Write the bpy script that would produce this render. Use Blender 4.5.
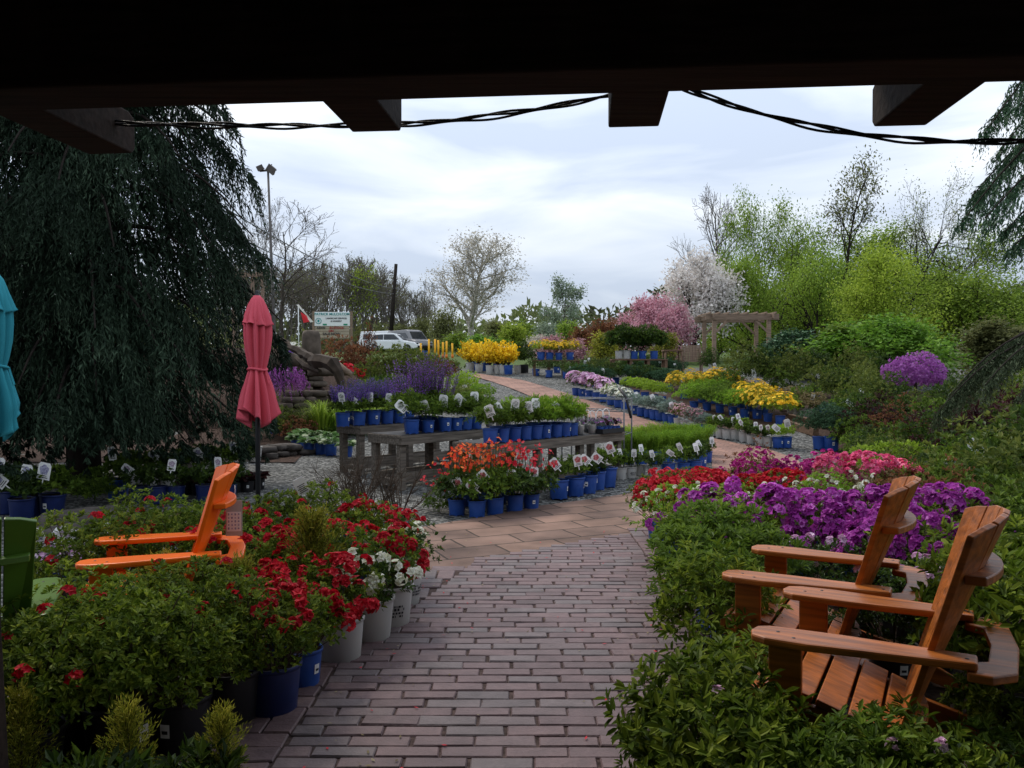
import bpy, math, random
import numpy as np
from mathutils import Matrix, Vector
rad = math.radians
sc = bpy.context.scene
COL = sc.collection
for o in list(bpy.data.objects):
    bpy.data.objects.remove(o)

# ------------------------------------------------------------------ camera model
F, HOR, CH = 830.0, 370.0, 1.5
PIT = math.atan((384 - HOR) / F)
def ray(px, py):
    u, v = (px - 512) / F, (384 - py) / F
    c, s = math.cos(PIT), math.sin(PIT)
    return np.array([u, c + v * s, -s + v * c])
def at(px, py, Y):
    d = ray(px, py)
    return np.array([0, 0, CH]) + d * (Y / d[1])
HY = [-60, 9, 14, 17, 20, 27, 40, 75, 120, 400, 3000]
HZ = [0, 0, .12, .42, .72, 1.35, 1.95, 3.1, 3.6, 6.0, 8.0]
def H(y):
    return np.interp(y, HY, HZ)
def gp(px, py):
    d = ray(px, py); sl = d[2] / d[1]
    Y = np.arange(1.0, 220.0, .02)
    f = CH + sl * Y - H(Y)
    k = np.nonzero(f <= 0)[0]
    y = Y[k[0]] if len(k) else 120.0
    return np.array([d[0] / d[1] * y, y, H(y)])
def gx(px, Y):
    return np.array([(px - 512) / F * Y, Y, H(Y)])

# ------------------------------------------------------------------ mesh builder
class MB:
    def __init__(s):
        s.V = []; s.P = []; s.n = 0
    def add(s, v, f, m=0, var=.5, sm=False):
        v = np.asarray(v, float).reshape(-1, 3); f = np.asarray(f, int)
        if f.ndim == 1: f = f[None]
        s.V.append(v)
        var = np.broadcast_to(np.asarray(var, float), (len(f),))
        m = np.broadcast_to(np.asarray(m, int), (len(f),))
        s.P.append((f + s.n, m, var, sm)); s.n += len(v)
        return s
    def xform(s, M):
        M = np.array(M); s.V = [v @ M[:3, :3].T + M[:3, 3] for v in s.V]; return s
    def join(s, o, M=None):
        for v in o.V:
            pass
        V = np.concatenate(o.V) if o.V else np.zeros((0, 3))
        if M is not None:
            M = np.array(M); V = V @ M[:3, :3].T + M[:3, 3]
        s.V.append(V)
        for f, m, var, sm in o.P: s.P.append((f + s.n, m, var, sm))
        s.n += len(V); return s
    def box(s, c, d, rz=0, m=0, var=.5, R=None, taper=1.0):
        x, y, z = np.array(d) / 2
        v = np.array([[-x,-y,-z],[x,-y,-z],[x,y,-z],[-x,y,-z],[-x*taper,-y*taper,z],[x*taper,-y*taper,z],[x*taper,y*taper,z],[-x*taper,y*taper,z]])
        if R is not None: v = v @ np.array(R).T
        if rz:
            c_, s_ = math.cos(rz), math.sin(rz)
            v = v @ np.array([[c_, s_, 0], [-s_, c_, 0], [0, 0, 1]])
        return s.add(v + np.array(c), [[0,3,2,1],[4,5,6,7],[0,1,5,4],[1,2,6,5],[2,3,7,6],[3,0,4,7]], m, var)
    def bar(s, a, b, w, h, m=0, var=.5):
        a, b = np.array(a, float), np.array(b, float); d = b - a; L = np.linalg.norm(d); d /= L
        up = np.array([0, 0, 1.]) if abs(d[2]) < .95 else np.array([0, 1., 0])
        sd = np.cross(d, up); sd /= np.linalg.norm(sd); u2 = np.cross(sd, d)
        return s.box((a + b) / 2, (L, w, h), m=m, var=var, R=np.stack([d, sd, u2], 1))
    def tube(s, pts, r, n=6, m=0, var=.5, cap=True, sm=True):
        p = np.asarray(pts, float); k = len(p); r = np.broadcast_to(np.asarray(r, float), (k,))
        t = np.gradient(p, axis=0); t /= np.linalg.norm(t, axis=1)[:, None] + 1e-12
        ref = np.array([0, 0, 1.]) if abs(t[:, 2]).mean() < .8 else np.array([1., 0, 0])
        a = np.cross(t, ref); a /= np.linalg.norm(a, axis=1)[:, None] + 1e-12
        b = np.cross(t, a); th = np.arange(n) * 2 * math.pi / n
        v = p[:, None] + r[:, None, None] * (a[:, None] * np.cos(th)[None, :, None] + b[:, None] * np.sin(th)[None, :, None])
        i = np.arange(k - 1)[:, None] * n; j = np.arange(n)[None]; j2 = (j + 1) % n
        f = np.stack([i + j, i + j2, i + n + j2, i + n + j], -1).reshape(-1, 4)
        s.add(v.reshape(-1, 3), f, m, var, sm)
        if cap and n > 2:
            s.P.append((np.arange(n)[None][:, ::-1] + s.n - k * n, np.array([m]), np.array([.5]), False))
            s.P.append((np.arange(n)[None] + s.n - n, np.array([m]), np.array([.5]), False))
        return s
    def lathe(s, prof, n=16, m=0, var=.5, sm=True, c=(0, 0, 0)):
        p = np.asarray(prof, float); k = len(p); th = np.arange(n) * 2 * math.pi / n
        v = np.stack([p[:, 0:1] * np.cos(th), p[:, 0:1] * np.sin(th), np.repeat(p[:, 1:2], n, 1)], -1) + np.array(c)
        i = np.arange(k - 1)[:, None] * n; j = np.arange(n)[None]; j2 = (j + 1) % n
        f = np.stack([i + j, i + j2, i + n + j2, i + n + j], -1).reshape(-1, 4)
        return s.add(v.reshape(-1, 3), f, m, var, sm)
    def prism(s, pts, t, M=None, m=0, var=.5):
        p = np.asarray(pts, float); k = len(p)
        v = np.concatenate([np.c_[p, np.full(k, -t / 2)], np.c_[p, np.full(k, t / 2)]])
        if M is not None:
            M = np.array(M); v = v @ M[:3, :3].T + M[:3, 3]
        s.add(v, [[i, (i + 1) % k, (i + 1) % k + k, i + k] for i in range(k)], m, var)
        b = s.n - 2 * k
        s.P.append((np.arange(k)[::-1][None] + b, np.array([m]), np.array([var]), False))
        s.P.append((np.arange(k)[None] + k + b, np.array([m]), np.array([var]), False))
        return s
    def mesh(s, name, mats):
        me = bpy.data.meshes.new(name)
        V = np.concatenate(s.V).astype(np.float32)
        tot = np.concatenate([np.full(len(f), f.shape[1]) for f, *_ in s.P])
        loops = np.concatenate([f.ravel() for f, *_ in s.P])
        start = np.concatenate([[0], np.cumsum(tot)[:-1]])
        me.vertices.add(len(V)); me.vertices.foreach_set('co', V.ravel())
        me.loops.add(len(loops)); me.loops.foreach_set('vertex_index', loops.astype(np.int32))
        me.polygons.add(len(tot)); me.polygons.foreach_set('loop_start', start.astype(np.int32))
        try: me.polygons.foreach_set('loop_total', tot.astype(np.int32))
        except Exception: pass
        for mt in (mats if isinstance(mats, (list, tuple)) else [mats]): me.materials.append(mt)
        me.polygons.foreach_set('material_index', np.concatenate([m for _, m, _, _ in s.P]).astype(np.int32))
        me.polygons.foreach_set('use_smooth', np.concatenate([np.full(len(f), sm) for f, _, _, sm in s.P]))
        at_ = me.attributes.new('v', 'FLOAT', 'FACE')
        at_.data.foreach_set('value', np.concatenate([v for _, _, v, _ in s.P]).astype(np.float32))
        me.update(calc_edges=True); me.validate()
        return me
    # vectorised leaves: base P, direction D, rough normal N
    def leaves(s, P, D, N, L, W, m=0, var=.5, fold=.12, droop=.1, wide=.5, six=False):
        P = np.asarray(P, float); n = len(P)
        if not n: return s
        L = np.broadcast_to(np.asarray(L, float), (n,))[:, None]; W = np.broadcast_to(np.asarray(W, float), (n,))[:, None]
        D = D / (np.linalg.norm(D, axis=1)[:, None] + 1e-9)
        S = np.cross(D, N); S /= np.linalg.norm(S, axis=1)[:, None] + 1e-9
        U = np.cross(S, D)
        var = np.broadcast_to(np.asarray(var, float), (n,)); m = np.broadcast_to(np.asarray(m, int), (n,))
        b = np.arange(n)[:, None]
        if six:
            a1, a2 = P + D * L * .3, P + D * L * .72 - U * droop * L * .35
            v = np.stack([P, a1 + S*W*.42 + U*fold*W, a2 + S*W*.42 + U*fold*W, P + D*L - U*droop*L, a2 - S*W*.42 + U*fold*W, a1 - S*W*.42 + U*fold*W], 1).reshape(-1, 3)
            f = np.concatenate([b*6 + np.array([[0, 1, 2, 3]]), b*6 + np.array([[0, 3, 4, 5]])])
        else:
            a = P + D * L * wide
            v = np.stack([P, a + S*W*.5 + U*fold*W, P + D*L - U*droop*L, a - S*W*.5 + U*fold*W], 1).reshape(-1, 3)
            f = np.concatenate([b*4 + np.array([[0, 1, 2]]), b*4 + np.array([[0, 2, 3]])])
        return s.add(v, f, np.concatenate([m, m]), np.concatenate([var, var]))
    def blooms(s, P, N, r, pet=5, m=0, var=.5, cup=.35, rng=None, wide=.6):
        P = np.asarray(P, float); n = len(P)
        if not n: return s
        N = N / (np.linalg.norm(N, axis=1)[:, None] + 1e-9)
        A = np.cross(N, np.array([.31, .77, .55])); A /= np.linalg.norm(A, axis=1)[:, None] + 1e-9
        B = np.cross(N, A); ph = rng.random(n) * 6.28; r = np.broadcast_to(np.asarray(r, float), (n,))
        var = np.broadcast_to(np.asarray(var, float), (n,))
        for k in range(pet):
            th = ph + k * 2 * math.pi / pet
            d = A * np.cos(th)[:, None] + B * np.sin(th)[:, None] + N * cup
            s.leaves(P, d, N, r, r * 4.2 / pet, m, np.clip(var + rng.normal(0, .12, n), 0, 1), .1, .15, wide)
        return s

def unit(v): return v / (np.linalg.norm(v, axis=-1, keepdims=True) + 1e-9)

def link(name, me, parent=None, loc=None, bevel=0):
    o = bpy.data.objects.new(name, me); COL.objects.link(o)
    if parent is not None: o.parent = parent
    if loc is not None: o.location = loc
    if bevel:
        b = o.modifiers.new('b', 'BEVEL'); b.width = bevel; b.segments = 2; b.limit_method = 'ANGLE'; b.angle_limit = rad(40)
    return o
def tag(o, label, cat, group=None, kind=None):
    o['label'] = label; o['category'] = cat
    if group: o['group'] = group
    if kind: o['kind'] = kind
    return o
def thing(name, label, cat, loc=(0, 0, 0), rz=0, group=None, s=1.0):
    o = bpy.data.objects.new(name, None); COL.objects.link(o); o.empty_display_size = .1
    o.location = [float(c) for c in loc]; o.rotation_euler = (0, 0, rz)
    o.scale = (s, s, s) if np.isscalar(s) else s
    return tag(o, label, cat, group)
def struct(name, me, kind='structure'):
    o = link(name, me); o['kind'] = kind; return o
ORD = 'first second third fourth fifth sixth seventh eighth ninth tenth eleventh twelfth thirteenth fourteenth fifteenth sixteenth seventeenth eighteenth nineteenth twentieth'.split()

# ------------------------------------------------------------------ materials
def newmat(name):
    m = bpy.data.materials.new(name); m.use_nodes = True
    nt = m.node_tree; return m, nt, nt.nodes, nt.links, nt.nodes['Principled BSDF']
def leafmat(name, cols, rough=.55, trans=.36, spec=.18):
    m, nt, N, L, P = newmat(name)
    a = N.new('ShaderNodeAttribute'); a.attribute_name = 'v'
    r = N.new('ShaderNodeValToRGB'); el = r.color_ramp.elements
    while len(el) < len(cols): el.new(.5)
    for i, c in enumerate(cols):
        el[i].position = i / (len(cols) - 1); el[i].color = (*c, 1)
    oi = N.new('ShaderNodeObjectInfo')
    hs = N.new('ShaderNodeHueSaturation')
    mr = N.new('ShaderNodeMapRange'); mr.inputs[3].default_value = .8; mr.inputs[4].default_value = 1.2
    L.new(oi.outputs['Random'], mr.inputs[0]); L.new(mr.outputs[0], hs.inputs['Value'])
    L.new(a.outputs['Fac'], r.inputs[0]); L.new(r.outputs[0], hs.inputs['Color']); L.new(hs.outputs[0], P.inputs['Base Color'])
    P.inputs['Roughness'].default_value = rough; P.inputs['Specular IOR Level'].default_value = spec
    if trans:
        t = N.new('ShaderNodeBsdfTranslucent'); mx = N.new('ShaderNodeMixShader'); mx.inputs[0].default_value = trans
        L.new(hs.outputs[0], t.inputs[0]); L.new(P.outputs[0], mx.inputs[1]); L.new(t.outputs[0], mx.inputs[2])
        L.new(mx.outputs[0], N['Material Output'].inputs[0])
    return m
def plain(name, c, rough=.5, spec=.4, noise=0, scale=8, metal=0, bump=0, stretch=(1, 1, 1), c2=None):
    m, nt, N, L, P = newmat(name)
    P.inputs['Base Color'].default_value = (*c, 1); P.inputs['Roughness'].default_value = rough
    P.inputs['Specular IOR Level'].default_value = spec; P.inputs['Metallic'].default_value = metal
    if noise or bump:
        tc = N.new('ShaderNodeTexCoord'); mp = N.new('ShaderNodeMapping'); mp.inputs['Scale'].default_value = stretch
        nz = N.new('ShaderNodeTexNoise'); nz.inputs['Scale'].default_value = scale; nz.inputs['Detail'].default_value = 6
        L.new(tc.outputs['Object'], mp.inputs[0]); L.new(mp.outputs[0], nz.inputs['Vector'])
        if noise:
            mr = N.new('ShaderNodeMapRange'); mr.inputs[1].default_value = .3; mr.inputs[2].default_value = .7
            L.new(nz.outputs['Fac'], mr.inputs[0])
            mx = N.new('ShaderNodeMix'); mx.data_type = 'RGBA'
            mx.inputs[6].default_value = (*[x * (1 - noise) for x in c], 1)
            mx.inputs[7].default_value = (*(c2 or [min(1, x * (1 + noise)) for x in c]), 1)
            L.new(mr.outputs[0], mx.inputs[0]); L.new(mx.outputs[2], P.inputs['Base Color'])
        if bump:
            b = N.new('ShaderNodeBump'); b.inputs['Strength'].default_value = bump; b.inputs['Distance'].default_value = .01
            L.new(nz.outputs['Fac'], b.inputs['Height']); L.new(b.outputs[0], P.inputs['Normal'])
    return m
def wood(name, c, rough=.6, grain=.4, scale=5, spec=.3, axis=0):
    st = [9, 9, 9]; st[axis] = .7
    return plain(name, c, rough, spec, grain, scale, bump=.25, stretch=st)

M = {}
def G(name, *cols, **k):
    M[name] = leafmat(name, cols, **k)
# greens
G('azalea_leaf', (.026,.052,.007), (.105,.165,.014), (.36,.42,.055))
G('dark_leaf', (0.00912,0.0251,0.00912), (0.041,0.0798,0.0114), (0.125,0.194,0.0296), rough=.45, spec=.25)
G('mid_leaf', (0.0296,0.0627,0.0114), (0.0969,0.165,0.0194), (0.239,0.342,0.0456))
G('bright_leaf', (0.0684,0.142,0.0137), (0.171,0.308,0.0228), (0.342,0.479,0.057))
G('lime_leaf', (0.125,0.213,0.015), (0.251,0.376,0.0313), (0.401,0.527,0.0627))
G('gold_leaf', (.09,.12,.012), (.23,.25,.026), (.50,.45,.07))
G('grey_leaf', (0.103,0.148,0.114), (0.194,0.262,0.217), (0.365,0.433,0.388))
G('blue_conifer', (0.0228,0.057,0.0285), (0.0513,0.114,0.0513), (0.114,0.205,0.103), trans=.1)
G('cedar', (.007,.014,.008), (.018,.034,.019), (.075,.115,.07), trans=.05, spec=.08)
G('weeping_blue', (.035,.055,.025), (.09,.12,.06), (.24,.3,.2), trans=.15, spec=.1)
G('burgundy_leaf', (.012,.006,.008), (.04,.012,.015), (.1,.035,.03))
G('rust_leaf', (0.0798,0.0285,0.0171), (0.182,0.0741,0.0342), (0.308,0.148,0.0684))
G('buff_leaf', (.12,.09,.04), (.24,.19,.09), (.4,.34,.2))
G('hosta_leaf', (.06,.14,.03), (.16,.28,.1), (.62,.68,.5))
G('olive_leaf', (0.0459,0.0722,0.0131), (0.117,0.157,0.0262), (0.249,0.275,0.0655))
# flowers
G('red_flower', (.32,.006,.012), (.62,.012,.03), (.82,.05,.07), trans=.3)
G('scarlet_flower', (.48,.012,.03), (.72,.03,.055), (.86,.13,.15), trans=.3)
G('magenta_flower', (.28,.01,.13), (.5,.025,.25), (.68,.09,.4), trans=.3)
G('pink_flower', (.68,.05,.19), (.88,.15,.33), (.95,.4,.52), trans=.3)
G('purple_flower', (.3,.02,.27), (.5,.07,.46), (.7,.26,.68), trans=.3)
G('white_flower', (.55,.55,.38), (.78,.78,.66), (.9,.9,.84), trans=.3)
G('salvia_flower', (.09,.05,.3), (.19,.1,.5), (.34,.18,.64))
G('violet_flower', (.17,.05,.36), (.31,.11,.55), (.48,.24,.68))
G('orange_flower', (.7,.05,.02), (.85,.12,.045), (.92,.3,.08), trans=.3)
G('yellow_flower', (.62,.36,.01), (.85,.58,.01), (.95,.75,.06), trans=.3)
G('gold_flower', (0.513,0.319,0.0114), (0.798,0.49,0.0171), (0.95,0.684,0.057), trans=.3)
G('pale_pink_flower', (.5,.22,.42), (.75,.48,.68), (.88,.72,.84), trans=.3)
G('cherry_pink', (.45,.16,.23), (.7,.36,.44), (.86,.62,.67), trans=.3)
G('cherry_white', (.55,.5,.48), (.75,.71,.67), (.9,.87,.83), trans=.3)
G('lilac_flower', (.2,.05,.23), (.36,.11,.39), (.52,.26,.55))
G('dusty_pink', (.25,.1,.12), (.45,.24,.27), (.65,.45,.45))
# tree crowns
G('tree_green', (0.0826,0.153,0.0177), (0.201,0.307,0.0354), (0.389,0.507,0.0826), trans=.4)
G('tree_yellow', (.14,.21,.02), (.28,.38,.04), (.45,.53,.09), trans=.45)
G('tree_pale', (.16,.2,.07), (.29,.33,.15), (.43,.46,.26), trans=.4)
G('tree_bluish', (.15,.2,.14), (.25,.32,.22), (.4,.46,.34), trans=.4)
G('tree_dull', (.09,.10,.035), (.165,.18,.065), (.26,.28,.11), trans=.4)
G('tree_buff', (.3,.28,.22), (.46,.43,.36), (.62,.59,.52), trans=.4)
G('maple_green', (0.055,0.132,0.0132), (0.132,0.275,0.0275), (0.264,0.44,0.055), trans=.4)
G('far_tree', (.06,.065,.035), (.11,.13,.05), (.17,.21,.07), trans=.3)
M['bark'] = plain('bark', (.055,.045,.038), .9, .1, .5, 6, bump=.6, stretch=(3, 3, .6))
M['bark_grey'] = plain('bark_grey', (.13,.115,.10), .9, .1, .4, 6, bump=.6, stretch=(3, 3, .6))
M['bark_pale'] = plain('bark_pale', (.42,.39,.34), .9, .1, .5, 4, bump=.3)
M['bark_dark'] = plain('bark_dark', (.025,.02,.017), .9, .1, .4, 8, bump=.5, stretch=(3, 3, .6))
M['twig'] = plain('twig', (.07,.05,.035), .8, .15, .3, 30)
M['twig_grey'] = plain('twig_grey', (.15,.13,.12), .9, .1, .3, 30)
M['blue_pot'] = plain('blue_pot', (.018,.09,.42), .42, .4, .3, 7, c2=(.04,.11,.40))
M['navy_and_shaded_pot'] = plain('navy_and_shaded_pot', (.008,.02,.1), .4, .45, .15, 12)  # the tub's own navy; also blue pots with shade put into the colour
M['white_pot'] = plain('white_pot', (.58,.58,.56), .5, .35, .22, 6, c2=(.5,.48,.44))
M['black_pot'] = plain('black_pot', (.015,.015,.017), .45, .4)
M['soil'] = plain('soil', (.03,.02,.014), .95, .1, .5, 60, bump=.8)
M['card'] = plain('card', (.86,.86,.83), .35, .4)
M['print_red'] = plain('print_red', (.6,.03,.05), .35, .4, .5, 60, c2=(.75,.3,.3))
M['print_pink'] = plain('print_pink', (.45,.3,.42), .35, .4, .5, 70, c2=(.7,.6,.7))
M['print_violet'] = plain('print_violet', (.2,.18,.4), .35, .4, .5, 90, c2=(.6,.6,.75))
M['print_grey'] = plain('print_grey', (.42,.46,.4), .35, .4, .5, 60, c2=(.75,.76,.72))
M['ink'] = plain('ink', (.03,.03,.035), .5, .3)
M['orange_brown'] = wood('orange_brown', (.34,.098,.012), .42, .42, 4, spec=.5)
M['bright_orange'] = plain('bright_orange', (.9,.15,.006), .4, .4, .08, 5)
M['green_paint'] = plain('green_paint', (.07,.15,.015), .4, .4, .12, 5)
M['grey_wood'] = wood('grey_wood', (.155,.13,.105), .85, .5, 4)
M['dark_wood'] = wood('dark_wood', (.03,.02,.015), .8, .4, 4, spec=.15)
M['arbor_wood'] = wood('arbor_wood', (.22,.155,.11), .8, .3, 4)
M['timber'] = wood('timber', (.15,.09,.055), .85, .4, 4)
M['log'] = plain('log', (.05,.036,.026), .85, .2, .5, 5, bump=.8)
M['rock'] = plain('rock', (.105,.083,.064), .9, .2, .45, 5, bump=.9)
M['rock_dark'] = plain('rock_dark', (.07,.06,.052), .9, .2, .45, 7, bump=.9)
M['tray_black'] = plain('tray_black', (.018,.018,.02), .5, .4)
M['steel'] = plain('steel', (.14,.145,.15), .5, .4)
M['pole_dark'] = plain('pole_dark', (.02,.02,.022), .45, .4)
M['pole_grey'] = plain('pole_grey', (.12,.11,.10), .7, .3, .3, 3)
M['rope'] = plain('rope', (.012,.011,.01), .6, .3, bump=.6, noise=.4, scale=120)
M['car_white'] = plain('car_white', (.8,.81,.83), .2, .5)
M['glass_dark'] = plain('glass_dark', (.02,.025,.03), .08, .6)
M['tyre'] = plain('tyre', (.015,.015,.015), .8, .2)
M['grey_paint'] = plain('grey_paint', (.2,.2,.21), .35, .5)
M['lamp_red'] = plain('lamp_red', (.4,.01,.01), .3, .5)
M['yellow_paint'] = plain('yellow_paint', (.85,.42,.01), .5, .4, .1, 4)
M['orange_paint'] = plain('orange_paint', (.7,.18,.02), .5, .4)
M['sign_white'] = plain('sign_white', (.75,.77,.76), .5, .3)
M['sign_teal'] = plain('sign_teal', (.01,.25,.25), .5, .3)
M['sign_green'] = plain('sign_green', (.01,.22,.12), .5, .3)
M['sign_tan'] = plain('sign_tan', (.36,.3,.22), .6, .3, .15, 3)
M['sign_red'] = plain('sign_red', (.35,.03,.03), .5, .3)
M['flag_red'] = plain('flag_red', (.6,.03,.04), .7, .2)
M['flag_white'] = plain('flag_white', (.75,.72,.66), .7, .2)
def fabric(name, c):
    m = plain(name, c, .85, .15, .1, 250, bump=.15)
    return m
M['pink_fabric'] = fabric('pink_fabric', (.64,.10,.135))
M['teal_fabric'] = fabric('teal_fabric', (.035,.27,.33))
M['mulch'] = plain('mulch', (.058,.037,.028), .95, .1, .6, 25, bump=1)

def brickmat(name, c1, c2, mortar, w, h, ms, rot, rough=.8, bias=0, bump=.6, blotch=.25):
    m, nt, N, L, P = newmat(name)
    tc = N.new('ShaderNodeTexCoord'); mp = N.new('ShaderNodeMapping'); mp.inputs['Rotation'].default_value = (0, 0, rot)
    b = N.new('ShaderNodeTexBrick'); b.inputs['Color1'].default_value = (*c1, 1); b.inputs['Color2'].default_value = (*c2, 1)
    b.inputs['Mortar'].default_value = (*mortar, 1); b.inputs['Scale'].default_value = 1
    b.inputs['Mortar Size'].default_value = ms; b.inputs['Brick Width'].default_value = w; b.inputs['Row Height'].default_value = h
    b.inputs['Bias'].default_value = bias; b.inputs['Mortar Smooth'].default_value = .3
    nz0 = N.new('ShaderNodeTexNoise'); nz0.inputs['Scale'].default_value = 3
    vm = N.new('ShaderNodeVectorMath'); vm.operation = 'SCALE'; vm.inputs['Scale'].default_value = .035
    va = N.new('ShaderNodeVectorMath')
    L.new(tc.outputs['Object'], nz0.inputs['Vector']); L.new(nz0.outputs['Color'], vm.inputs[0])
    L.new(tc.outputs['Object'], va.inputs[0]); L.new(vm.outputs[0], va.inputs[1])
    L.new(va.outputs[0], mp.inputs[0]); L.new(mp.outputs[0], b.inputs['Vector'])
    nz = N.new('ShaderNodeTexNoise'); nz.inputs['Scale'].default_value = 1.7; nz.inputs['Detail'].default_value = 8
    L.new(tc.outputs['Object'], nz.inputs['Vector'])
    mr = N.new('ShaderNodeMapRange'); mr.inputs[1].default_value = .3; mr.inputs[2].default_value = .7
    mr.inputs[3].default_value = 1 - blotch; mr.inputs[4].default_value = 1 + blotch
    L.new(nz.outputs['Fac'], mr.inputs[0])
    hs = N.new('ShaderNodeHueSaturation'); L.new(mr.outputs[0], hs.inputs['Value']); L.new(b.outputs['Color'], hs.inputs['Color'])
    L.new(hs.outputs[0], P.inputs['Base Color']); P.inputs['Roughness'].default_value = rough; P.inputs['Specular IOR Level'].default_value = .25
    bp = N.new('ShaderNodeBump'); bp.inputs['Strength'].default_value = bump; bp.inputs['Distance'].default_value = .012; bp.invert = True
    ad = N.new('ShaderNodeMath'); ad.operation = 'MULTIPLY_ADD'; ad.inputs[1].default_value = -.35
    nz2 = N.new('ShaderNodeTexNoise'); nz2.inputs['Scale'].default_value = 40; nz2.inputs['Detail'].default_value = 4
    L.new(tc.outputs['Object'], nz2.inputs['Vector']); L.new(nz2.outputs['Fac'], ad.inputs[0]); L.new(b.outputs['Fac'], ad.inputs[2])
    L.new(ad.outputs[0], bp.inputs['Height']); L.new(bp.outputs[0], P.inputs['Normal'])
    return m
M['red_brick'] = brickmat('red_brick', (.34,.19,.145), (.25,.145,.115), (.13,.09,.07), .21, .105, .007, rad(38))
M['flagstone'] = brickmat('flagstone', (.225,.14,.105), (.15,.096,.076), (.045,.032,.024), .55, .36, .011, rad(-24), bump=.6, blotch=.5)

def gravelmat(name, cols, scale, far=None):
    m, nt, N, L, P = newmat(name)
    tc = N.new('ShaderNodeTexCoord')
    v = N.new('ShaderNodeTexVoronoi'); v.inputs['Scale'].default_value = scale
    L.new(tc.outputs['Object'], v.inputs['Vector'])
    sp = N.new('ShaderNodeSeparateColor'); L.new(v.outputs['Color'], sp.inputs[0])
    r = N.new('ShaderNodeValToRGB'); el = r.color_ramp.elements
    while len(el) < len(cols): el.new(.5)
    for i, c in enumerate(cols): el[i].position = i / (len(cols) - 1); el[i].color = (*c, 1)
    L.new(sp.outputs[0], r.inputs[0])
    nz = N.new('ShaderNodeTexNoise'); nz.inputs['Scale'].default_value = .9; nz.inputs['Detail'].default_value = 6
    L.new(tc.outputs['Object'], nz.inputs['Vector'])
    mr = N.new('ShaderNodeMapRange'); mr.inputs[1].default_value = .3; mr.inputs[2].default_value = .7; mr.inputs[3].default_value = .75; mr.inputs[4].default_value = 1.2
    L.new(nz.outputs['Fac'], mr.inputs[0])
    hs = N.new('ShaderNodeHueSaturation'); L.new(mr.outputs[0], hs.inputs['Value']); L.new(r.outputs[0], hs.inputs['Color'])
    out = hs.outputs[0]
    if far:   # grass beyond the garden, by ground position
        sx = N.new('ShaderNodeSeparateXYZ'); L.new(tc.outputs['Object'], sx.inputs[0])
        ad = N.new('ShaderNodeMath'); ad.operation = 'MULTIPLY_ADD'; ad.inputs[1].default_value = 6; L.new(nz.outputs['Fac'], ad.inputs[0]); L.new(sx.outputs['Y'], ad.inputs[2])
        m2 = N.new('ShaderNodeMapRange'); m2.inputs[1].default_value = far; m2.inputs[2].default_value = far + 2; L.new(ad.outputs[0], m2.inputs[0])
        mx = N.new('ShaderNodeMix'); mx.data_type = 'RGBA'; mx.inputs[7].default_value = (.07,.11,.025, 1)
        L.new(m2.outputs[0], mx.inputs[0]); L.new(out, mx.inputs[6]); out = mx.outputs[2]
    L.new(out, P.inputs['Base Color']); P.inputs['Roughness'].default_value = .9; P.inputs['Specular IOR Level'].default_value = .2
    bp = N.new('ShaderNodeBump'); bp.inputs['Strength'].default_value = 1; bp.inputs['Distance'].default_value = .02; bp.invert = True
    L.new(v.outputs['Distance'], bp.inputs['Height']); L.new(bp.outputs[0], P.inputs['Normal'])
    return m
M['gravel'] = gravelmat('gravel', [(.025,.026,.025), (.07,.071,.068), (.125,.125,.118), (.30,.30,.28)], 30, far=34)

def claymat():
    m, nt, N, L, P = newmat('clay_brick')
    a = N.new('ShaderNodeAttribute'); a.attribute_name = 'v'
    r = N.new('ShaderNodeValToRGB'); el = r.color_ramp.elements
    cols = [(.098,.063,.064), (.133,.085,.086), (.168,.105,.104), (.128,.1,.1), (.16,.122,.121)]
    while len(el) < len(cols): el.new(.5)
    for i, c in enumerate(cols): el[i].position = i / (len(cols) - 1); el[i].color = (*c, 1)
    L.new(a.outputs['Fac'], r.inputs[0])
    tc = N.new('ShaderNodeTexCoord'); nz = N.new('ShaderNodeTexNoise'); nz.inputs['Scale'].default_value = 9; nz.inputs['Detail'].default_value = 9; nz.inputs['Roughness'].default_value = .7
    L.new(tc.outputs['Object'], nz.inputs['Vector'])
    mr = N.new('ShaderNodeMapRange'); mr.inputs[1].default_value = .3; mr.inputs[2].default_value = .7; mr.inputs[3].default_value = .68; mr.inputs[4].default_value = 1.25
    L.new(nz.outputs['Fac'], mr.inputs[0])
    hs = N.new('ShaderNodeHueSaturation'); L.new(mr.outputs[0], hs.inputs['Value']); L.new(r.outputs[0], hs.inputs['Color'])
    L.new(hs.outputs[0], P.inputs['Base Color']); P.inputs['Roughness'].default_value = .62; P.inputs['Specular IOR Level'].default_value = .45
    n2 = N.new('ShaderNodeTexNoise'); n2.inputs['Scale'].default_value = 55; n2.inputs['Detail'].default_value = 5
    L.new(tc.outputs['Object'], n2.inputs['Vector'])
    bp = N.new('ShaderNodeBump'); bp.inputs['Strength'].default_value = .45; bp.inputs['Distance'].default_value = .008
    L.new(n2.outputs['Fac'], bp.inputs['Height']); L.new(bp.outputs[0], P.inputs['Normal'])
    return m
M['clay_brick'] = claymat()
M['mortar'] = plain('mortar', (.075,.052,.046), .95, .1, .5, 30, bump=.8)
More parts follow.
